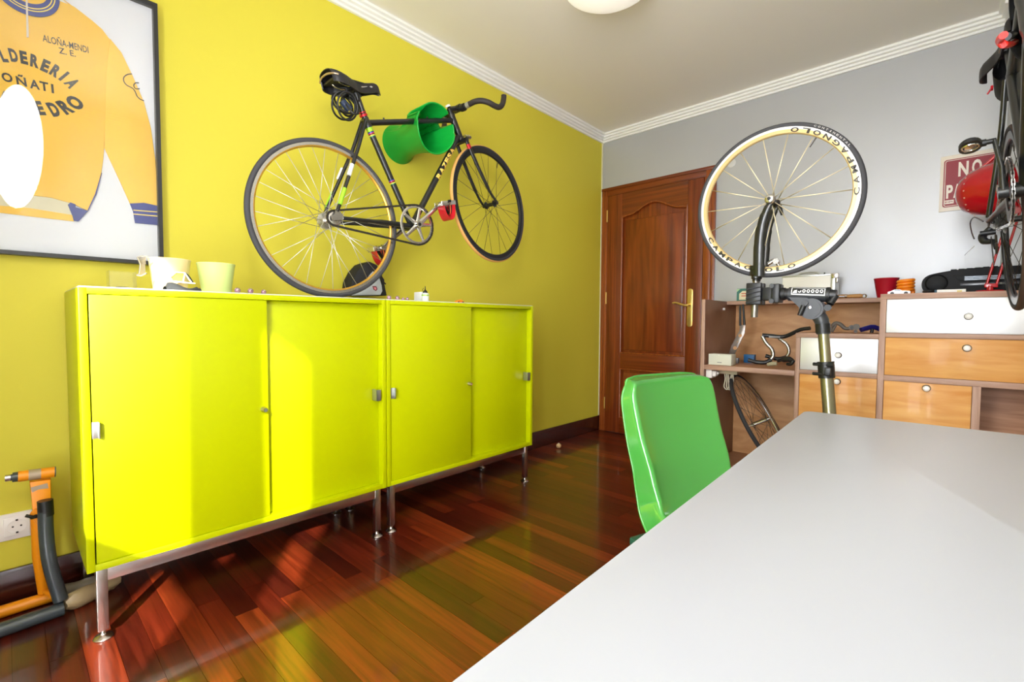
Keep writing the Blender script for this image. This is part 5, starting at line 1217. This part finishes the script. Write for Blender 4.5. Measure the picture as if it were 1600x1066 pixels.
part(rs_, 'barrel_mark', sheet(lambda u, v: on_barrel(lb0.x + .006 + .016*u*(1-.55*v) + .008*v, .12 + .6*v), 3, 6, .0002), mat('label white', 'EDEDEE'))
part(rs_, 'barrel_lettering', join(*[letter('O', (0, 0, 0), (1, 0, 0), (0, 0, 1), .0125, .017, (0, -1, 0), bold=.06, wrap=lambda a_, b_, k=k: on_barrel(lb0.x + .0315 + .0158*k + a_, .44 + b_/.0315)) for k in range(6)]), mat('label white', 'EDEDEE'))
# jaws around the steerer
jx = px(1181, 460, 1, YS)
jb_ = [(-.030, -.046), (.030, -.046), (.030, .048), (-.030, .048)]
part(rs_, 'clamp_jaw', join(*[box(jx.x-.031, jx.x+.031, YS+s*.010 if s > 0 else YS-.040, YS+.040 if s > 0 else YS-.010, jx.z-.048, jx.z+.050, .004) for s in (-1, 1)]), M_blackpl)
part(rs_, 'jaw_ribs', join(*[tube([Vector((jx.x-.030+.0, YS-.042, jx.z-.04+.02*k)), Vector((jx.x+.030, YS-.042, jx.z-.03+.02*k))], .003, 6) for k in range(4)]), M_gun)
part(rs_, 'jaw_arm', join(box(jx.x+.031, jx.x+.098, YS-.030, YS+.030, jx.z-.030, jx.z+.028, .006), box(jx.x+.070, jx.x+.104, YS-.038, YS+.038, jx.z-.042, jx.z+.042, .006)), M_blackpl)
part(rs_, 'jaw_screw', join(cyl((jx.x+.075, YS-.046, jx.z+.032), (jx.x+.075, YS+.046, jx.z+.032), .010), cyl((jx.x+.075, YS-.046, jx.z-.034), (jx.x+.075, YS+.046, jx.z-.034), .010)), M_gun)
for k in range(3):
    an = 2*PI*k/3 + .35; e = Vector((pf.x + .26*math.cos(an), pf.y + .26*math.sin(an), .014))
    lg = part(rs_, 'stand_leg', tube([pf - pdir*.32, e], .012, 12), M_pole); part(lg, 'rubber_foot', lathe([(0, 0), (.016, 0), (.015, .02), (0, .022)], (e.x, e.y, .0005), seg=14), M_blackpl)
part(rs_, 'leg_spider', tube([pf - pdir*.36, pf - pdir*.28], .031, 20), M_blackpl)

# fork and front wheel held upside down in the clamp
fk = thing('fork_with_wheel', 'upside-down carbon fork with gold-spoked front wheel held in the repair stand', 'bicycle fork', (jx.x, YS, .975))
WC = Vector((1.665, YS, 1.491)); RS = .334
st0 = px(1178.5, 496, 1, YS); st1 = px(1181.5, 436, 1, YS)
part(fk, 'steerer', tube([st0, st1], .0143, 20), mat('scratched steel', '8C8780', rough=.35, metal=.9))
crn = px(1183.5, 425, 1, YS)
part(fk, 'fork_crown', tube(smooth([px(1181.8, 440, 1, YS), px(1182.3, 434, 1, YS), px(1183, 426, 1, YS), px(1184, 416, 1, YS)], 4), [.017]*3 + [.022]*3 + [.030]*4 + [.034]*3, 18, squash=((0, 1, 0), 1.25)), M_carb)
for s in (-1, 1):
    pth = [(1183.5, 430), (1184.5, 412), (1185.5, 390), (1187.5, 367), (1192, 345), (1199, 327), (1206, 314)]
    q_ = [px(a_, b_, 1, YS-.045) for a_, b_ in pth]; dy_ = (.026, .034, .040, .044, .047, .049, .050)
    part(fk, 'fork_blade', tube(smooth([Vector((p_.x, YS + s*d_, p_.z)) for p_, d_ in zip(q_, dy_)], 5), [.024]*6 + [.0235]*6 + [.022]*6 + [.019]*5 + [.016]*4 + [.013]*4, 16, squash=((0, 1, 0), .62)), M_carb)
part(fk, 'fork_print', join(*[box(crn.x + .000 + .0004*k, crn.x + .010 - .003*(k % 2) + .0004*k, YS-.0432-.0009*k, YS-.0428-.0009*k, crn.z + .018 + .0075*k, crn.z + .0235 + .0075*k - .001*(k % 3)) for k in range(9)]), mat('grey print', 'B9B9BA', rough=.4))
part(fk, 'hub_cap', lathe([(0, .014), (.014, .013), (.019, .009), (.0215, .0), (0, 0)], (WC.x, YS-.058, WC.z), (0, -1, 0), 24), M_alum)
part(fk, 'hub_nut', lathe([(0, .018), (.007, .017), (.008, .010), (0, .010)], (WC.x, YS-.058, WC.z), (0, -1, 0), 16), M_blackpl)
part(fk, 'brake_caliper', join(tube(smooth([crn + V(.030, .035, .035), crn + V(.060, .035, .05), crn + V(.075, .032, .03), crn + V(.090, .028, .0)], 5), [.010]*8 + [.007]*8, 10), cyl(crn + V(.068, .02, .045), crn + V(.068, .05, .045), .012)), M_alum)
part(fk, 'quick_release', tube([V(WC.x + .008, YS+.062, WC.z-.005), V(WC.x+.02, YS+.068, WC.z-.05)], [.009, .006], 10), M_blackpl)
M_crm = mat('cream gold spoke', 'F3E6C4', rough=.4, metal=.0)
M_pale = mat('pale gold rim', 'D8BC84', rough=.35, metal=.5)
org = ORIG[fk.name]
fw_ = wheel(fk, 'front_wheel', Matrix.Translation(WC - org), RS, M_rubg, None, M_pale, mat('bare brake track', 'F0EDEC', rough=.3, metal=.3), .028, .0115, 18, 0, spm=M_crm, spr=.0021, hubm=mat('dark hub', '3A3436', rough=.3, metal=.6), hubw=.046, flange=.018, label='front wheel with gold rim and cream spokes')
def rim_word(txt, a0, step, R_, h_, w_, y_, inward, m, bold, nm):
    bms = []
    for k, c_ in enumerate(txt):
        an = a0 + step*k; rad = Vector((math.cos(an), 0, math.sin(an))); tan = Vector((-math.sin(an), 0, math.cos(an)))
        up_ = -rad if inward else rad; rt = tan if inward else -tan
        bms.append(letter(c_, rad*R_ + V(0, y_, 0), rt, up_, w_ if c_ != 'I' else w_*.4, h_, (0, -1, 0), bold=bold))
    return link(nm, join(*bms), m, fw_)
rim_word('CAMPAGNOLO', math.radians(-2), math.radians(8.6), RS-.0335, .019, .031, -.0095, True, mat('rim print', '2E2A1C', rough=.4), .035, 'rim_lettering')
rim_word('CAMPAGNOLO', math.radians(208), math.radians(8.6), RS-.0335, .019, .031, -.0095, True, mat('rim print', '2E2A1C', rough=.4), .035, 'rim_lettering')
rim_word('CONTINENTAL', math.radians(62), math.radians(-2.9), RS-.0105, .0075, .010, -.0118, False, mat('tyre print', 'B8B4B0', rough=.5), .02, 'tyre_lettering')

# spare wheel under the shelf
sw = thing('spare_wheel', 'spare silver-rimmed road wheel leaning under the workbench shelf', 'wheel', (1.40, 3.60, .031))
az, el = math.radians(5), math.radians(30)
nrm = Vector((math.cos(el)*math.cos(az), math.cos(el)*math.sin(az), math.sin(el)))
Mq = Vector((0, 1, 0)).rotation_difference(nrm).to_matrix().to_4x4()
wheel(sw, 'wheel_rim', Matrix.Translation(V(0, 0, .334*math.cos(el)+.008)) @ Mq, .334, M_rubber, None, M_alum, None, .020, .0115, 32, 3, spm=M_dark, hubm=M_alum, hubw=.055, flange=.020, spr=.001)
# ------------------------------------------------------------------ things on the lime cabinets
TZ = ZT + .0031
pot('plant_pot', .285, .762, TZ, .048, .060, .112, mat('cream glaze', 'EFD9A0', rough=.35), 'cream tapered pot on the lime cabinet with glasses around it')
pot('plant_pot', .300, .897, TZ, .046, .060, .108, mat('pale lime glaze', 'D3E58F', rough=.35), 'pale lime green tapered pot beside the cream pot')
# cycling glasses in front of the cream pot
gl = thing('cycling_glasses', 'cycling glasses with white frame and orange lenses lying on a grey glove', 'glasses', (.375, .80, TZ))
M_wf = mat('white glasses frame', 'F1EDE4', rough=.3)
def gp(x, y, X): return px(x, y, 0, X)
part(gl, 'lens', prism([(p_.y, p_.z) for p_ in (gp(267, 433, .37), gp(275, 426.5, .37), gp(288, 427, .37), gp(289, 434, .37), gp(283, 439, .37), gp(271, 439, .37))], 0, .002, (.368, 0, 0), (0, 1, 0), (0, 0, 1), (1, 0, 0)), mat('orange lens', 'D9A646', rough=.1, coat=.5))
part(gl, 'frame', join(tube([gp(a_, b_, .372) for a_, b_ in ((266, 433), (275, 425.5), (289, 426.5), (295, 436), (299, 441))], .0022, 8), tube([gp(a_, b_, .374) for a_, b_ in ((289, 427), (286, 440), (292, 443))], .002, 8), tube([gp(a_, b_, .376) for a_, b_ in ((262, 440), (275, 440), (290, 442), (305, 443))], .0025, 8)), M_wf)
part(gl, 'temple', tube(smooth([gp(290, 427, .372), gp(296, 433, .35), gp(301, 441, .33)], 5), .0025, 8), M_blackpl)
g0, g1 = gp(257, 451, .385), gp(311, 452, .385)
def glove(u, v):
    an = PI*v; y = g0.y + (g1.y-g0.y)*u; h_ = .024*(.75+.35*math.sin(6*u+.5))*(1 if .08 < u < .92 else .6)
    return (.385 + .030*math.cos(an), y, TZ + .0006 + h_*math.sin(an))
solo('cycling_glove', join(sheet(glove, 24, 10, 0), box(.357, .413, g0.y+.002, g1.y-.002, TZ+.0002, TZ+.001)), mat('grey glove fabric', '303335', rough=.8, bump=.6, bscale=60, vary=.4, vscale=25), 'folded dark grey glove under the white-framed glasses', 'glove', shade=60)
# second pair hooked on the rim of the cream pot
g2 = thing('clear_glasses', 'clear smoky glasses hooked over the rim of the cream pot', 'glasses', gp(222, 432, .32))
M_smoke = mat('smoky lens', '8F8A80', rough=.08, coat=.6, alpha=.55)
part(g2, 'lens', sheet(lambda u, v: gp(215 + 13*u + 3*v*(1-u) , 401.5 + 11*v, .335 - .02*u), 6, 6, .0015), M_smoke)
part(g2, 'lens', sheet(lambda u, v: gp(219 + 8*u, 412 + 17*v, .338 - .015*u), 6, 6, .0015), M_smoke)
part(g2, 'frame', join(tube([gp(a_, b_, .338) for a_, b_ in ((214.5, 402), (222, 400), (231, 401))], .0018, 6), tube([gp(a_, b_, .340) for a_, b_ in ((214.5, 402), (219, 413), (217, 428), (214, 430))], .0018, 6), tube([gp(a_, b_, .34) for a_, b_ in ((213, 429.5), (220, 431), (229, 427))], .003, 6)), M_chrome)
# clear plastic box
cb = thing('clear_box', 'small clear plastic box standing left of the cream pot', 'box', (.30, .632, TZ))
M_clear = thin_glass('clear plastic', (.985, .985, .95), 1.4, 1.0)
part(cb, 'box_shell', join(box(.270, .272, .596, .664, TZ, TZ+.058), box(.328, .330, .596, .664, TZ, TZ+.058), box(.272, .328, .596, .598, TZ, TZ+.058), box(.272, .328, .662, .664, TZ, TZ+.058)), M_clear)
part(cb, 'box_base', box(.270, .330, .596, .664, TZ, TZ+.0025), mat('pale plastic', 'C9C27E', rough=.3))
part(cb, 'box_contents', tube([(.30, .615, TZ+.006), (.30, .648, TZ+.006)], .004, 8), M_dark)
# small ornamental balls
M_ball = mat('pink pearl', 'B58AA0', rough=.15, metal=.5, coat=.5)
def ball(x_, y_, r_, X, lab):
    p_ = px(x_, y_, 0, X)
    t = thing('pearl_ball', lab, 'ball', (p_.x, p_.y, TZ), 'pink pearl balls along the cabinet tops')
    part(t, 'ball', lathe([(r_*math.sin(PI*k/12), r_ - r_*math.cos(PI*k/12)) for k in range(13)], (p_.x, p_.y, TZ), seg=20), M_ball)
    part(t, 'ball_cap', lathe([(0, .003), (r_*.35, .002), (r_*.4, 0), (0, 0)], (p_.x + r_*.86, p_.y - r_*.1, TZ + r_*1.4), (.85, 0, .5), 12), M_chrome)
for x_, r_, l_ in ((371, .010, 'small pink pearl ball right beside the pale lime pot'), (391.5, .010, 'middle one of three pink pearl balls between lime pot and bicycle wheel'), (412, .009, 'small pink pearl ball of the lime pot trio, closest to the bicycle wheel')): ball(x_, 456, r_, .40, l_)
for x_, r_, l_ in ((608, .010, 'pink pearl ball beside the grey and black bag at the cabinet seam'), (621, .010, 'larger pink pearl ball between bag-side ball and tiny pearl ball'), (630, .007, 'tiniest pink pearl ball in the row of four at the cabinet seam'), (636.5, .008, 'pink pearl ball of the row of four closest to the oil bottle')): ball(x_, 466, r_, .40, l_)
# bag with logo behind the rear wheel
bg_ = thing('kit_bag', 'black and grey wedge-shaped bag with red badge behind the bicycle wheel', 'bag', (.15, 1.62, TZ))
def wp(P_, X): return [(lambda q: (q.y, max(q.z, TZ+.001)))(px(a_, b_, 0, X)) for a_, b_ in P_]
part(bg_, 'bag_body', prism(wp(((545, 462), (548, 440), (556, 424), (566, 413), (577, 409), (588, 414), (596, 430), (600, 445), (603.5, 462)), .15), .075, .165, (0, 0, 0), (0, 1, 0), (0, 0, 1), (1, 0, 0), .014), mat('black bag fabric', '151516', rough=.75, bump=.4, bscale=150))
part(bg_, 'grey_panel', prism(wp(((551, 462), (566, 448), (578, 431), (584, 424), (592, 430), (597, 446), (598, 455), (595, 461)), .175), .163, .176, (0, 0, 0), (0, 1, 0), (0, 0, 1), (1, 0, 0), .006), mat('silver grey panel', 'B9BFC6', rough=.5))
q = wp(((582, 447), (588, 447.5), (590, 452), (587.5, 455), (583.5, 452.5)), .177)
bd = part(bg_, 'badge', prism(q, .1762, .1772, (0, 0, 0), (0, 1, 0), (0, 0, 1), (1, 0, 0)), mat('badge plum', '7A3040', rough=.4))
q2 = wp(((584, 449), (587.5, 449), (588.3, 451.5), (587, 453.3), (584.8, 451.7)), .178)
part(bd, 'badge_heart', prism(q2, .1773, .1778, (0, 0, 0), (0, 1, 0), (0, 0, 1), (1, 0, 0)), mat('badge pink', 'E88A98', rough=.4))
part(bg_, 'strap', tube(smooth([px(596, 433, 0, .15), px(599, 437, 0, .15), px(599.5, 441, 0, .15), px(602.5, 444, 0, .15)], 5), .004, 8), M_blackpl)
# oil bottle and white box
ob = thing('oil_bottle', 'white oil bottle with black dropper tip on the lime cabinet', 'bottle', (.30, 1.815, TZ))
oc = px(664.5, 469, 0, .30)
part(ob, 'bottle_body', lathe([(0, 0), (.017, 0), (.0185, .003), (.0185, .042), (.016, .046), (.008, .049), (0, .049)], (.30, oc.y, TZ), seg=28), mat('translucent white bottle', 'E9ECE6', rough=.3))
part(ob, 'green_band', lathe([(.0187, .032), (.0189, .032), (.0189, .039), (.0187, .039)], (.30, oc.y, TZ), seg=28, closed=True), mat('green label', 'A9D65A', rough=.4))
part(ob, 'cap', lathe([(0, .047), (.012, .047), (.012, .054), (.006, .060), (.0025, .064), (.0018, .082), (0, .082)], (.30, oc.y, TZ), seg=20), M_blackpl)
part(ob, 'cap_leash', tube(smooth([(.30, oc.y-.010, TZ+.052), (.30, oc.y-.017, TZ+.062), (.30, oc.y-.010, TZ+.072)], 5), .0012, 6), M_blackpl)
wbx = px(656, 468, 0, .22)
solo('white_box', box(.19, .25, wbx.y-.016, wbx.y+.022, TZ, TZ+.056, .003), mat('white card box', 'E6E8EA', rough=.5), 'plain white box standing behind the oil bottle', 'box')
# little orange toy car
oc2 = px(718, 471, 0, .33)
ot = thing('toy_car', 'little orange toy car at the door end of the lime cabinets', 'toy car', (.33, oc2.y, TZ))
part(ot, 'car_body', prism([(-.026, .005), (.024, .005), (.026, .011), (.016, .016), (.004, .021), (-.010, .019), (-.026, .010)][::-1], -.010, .010, (.33, oc2.y, TZ), (0, 1, 0), (0, 0, 1), (1, 0, 0), .002), mat('orange toy paint', 'F08A1E', rough=.3, coat=.4))
for dy_ in (-.016, .015):
    for s in (-1, 1): part(ot, 'wheel', cyl((.33+s*.008, oc2.y+dy_, TZ+.0055), (.33+s*.0125, oc2.y+dy_, TZ+.0055), .0052, seg=12), M_blackpl)
# wooden ball by the baseboard
fb = px(873, 697, 2, .016)
tb = thing('wooden_ball', 'small turned wooden ball on the floor by the dark baseboard', 'ball', (fb.x, fb.y, 0))
part(tb, 'ball', lathe([(0, 0), (.010, .001), (.017, .008), (.0195, .017), (.017, .027), (.009, .034), (0, .036)], (fb.x, fb.y, .0003), seg=24), wood('pale turned wood', 'C9A26C', 'E0C090', scale=(20, 20, 60), rough=.4))
part(tb, 'end_button', lathe([(0, .004), (.005, .003), (.006, 0), (0, 0)], (fb.x, fb.y, .035), (0, 0, 1), 12), M_knob)
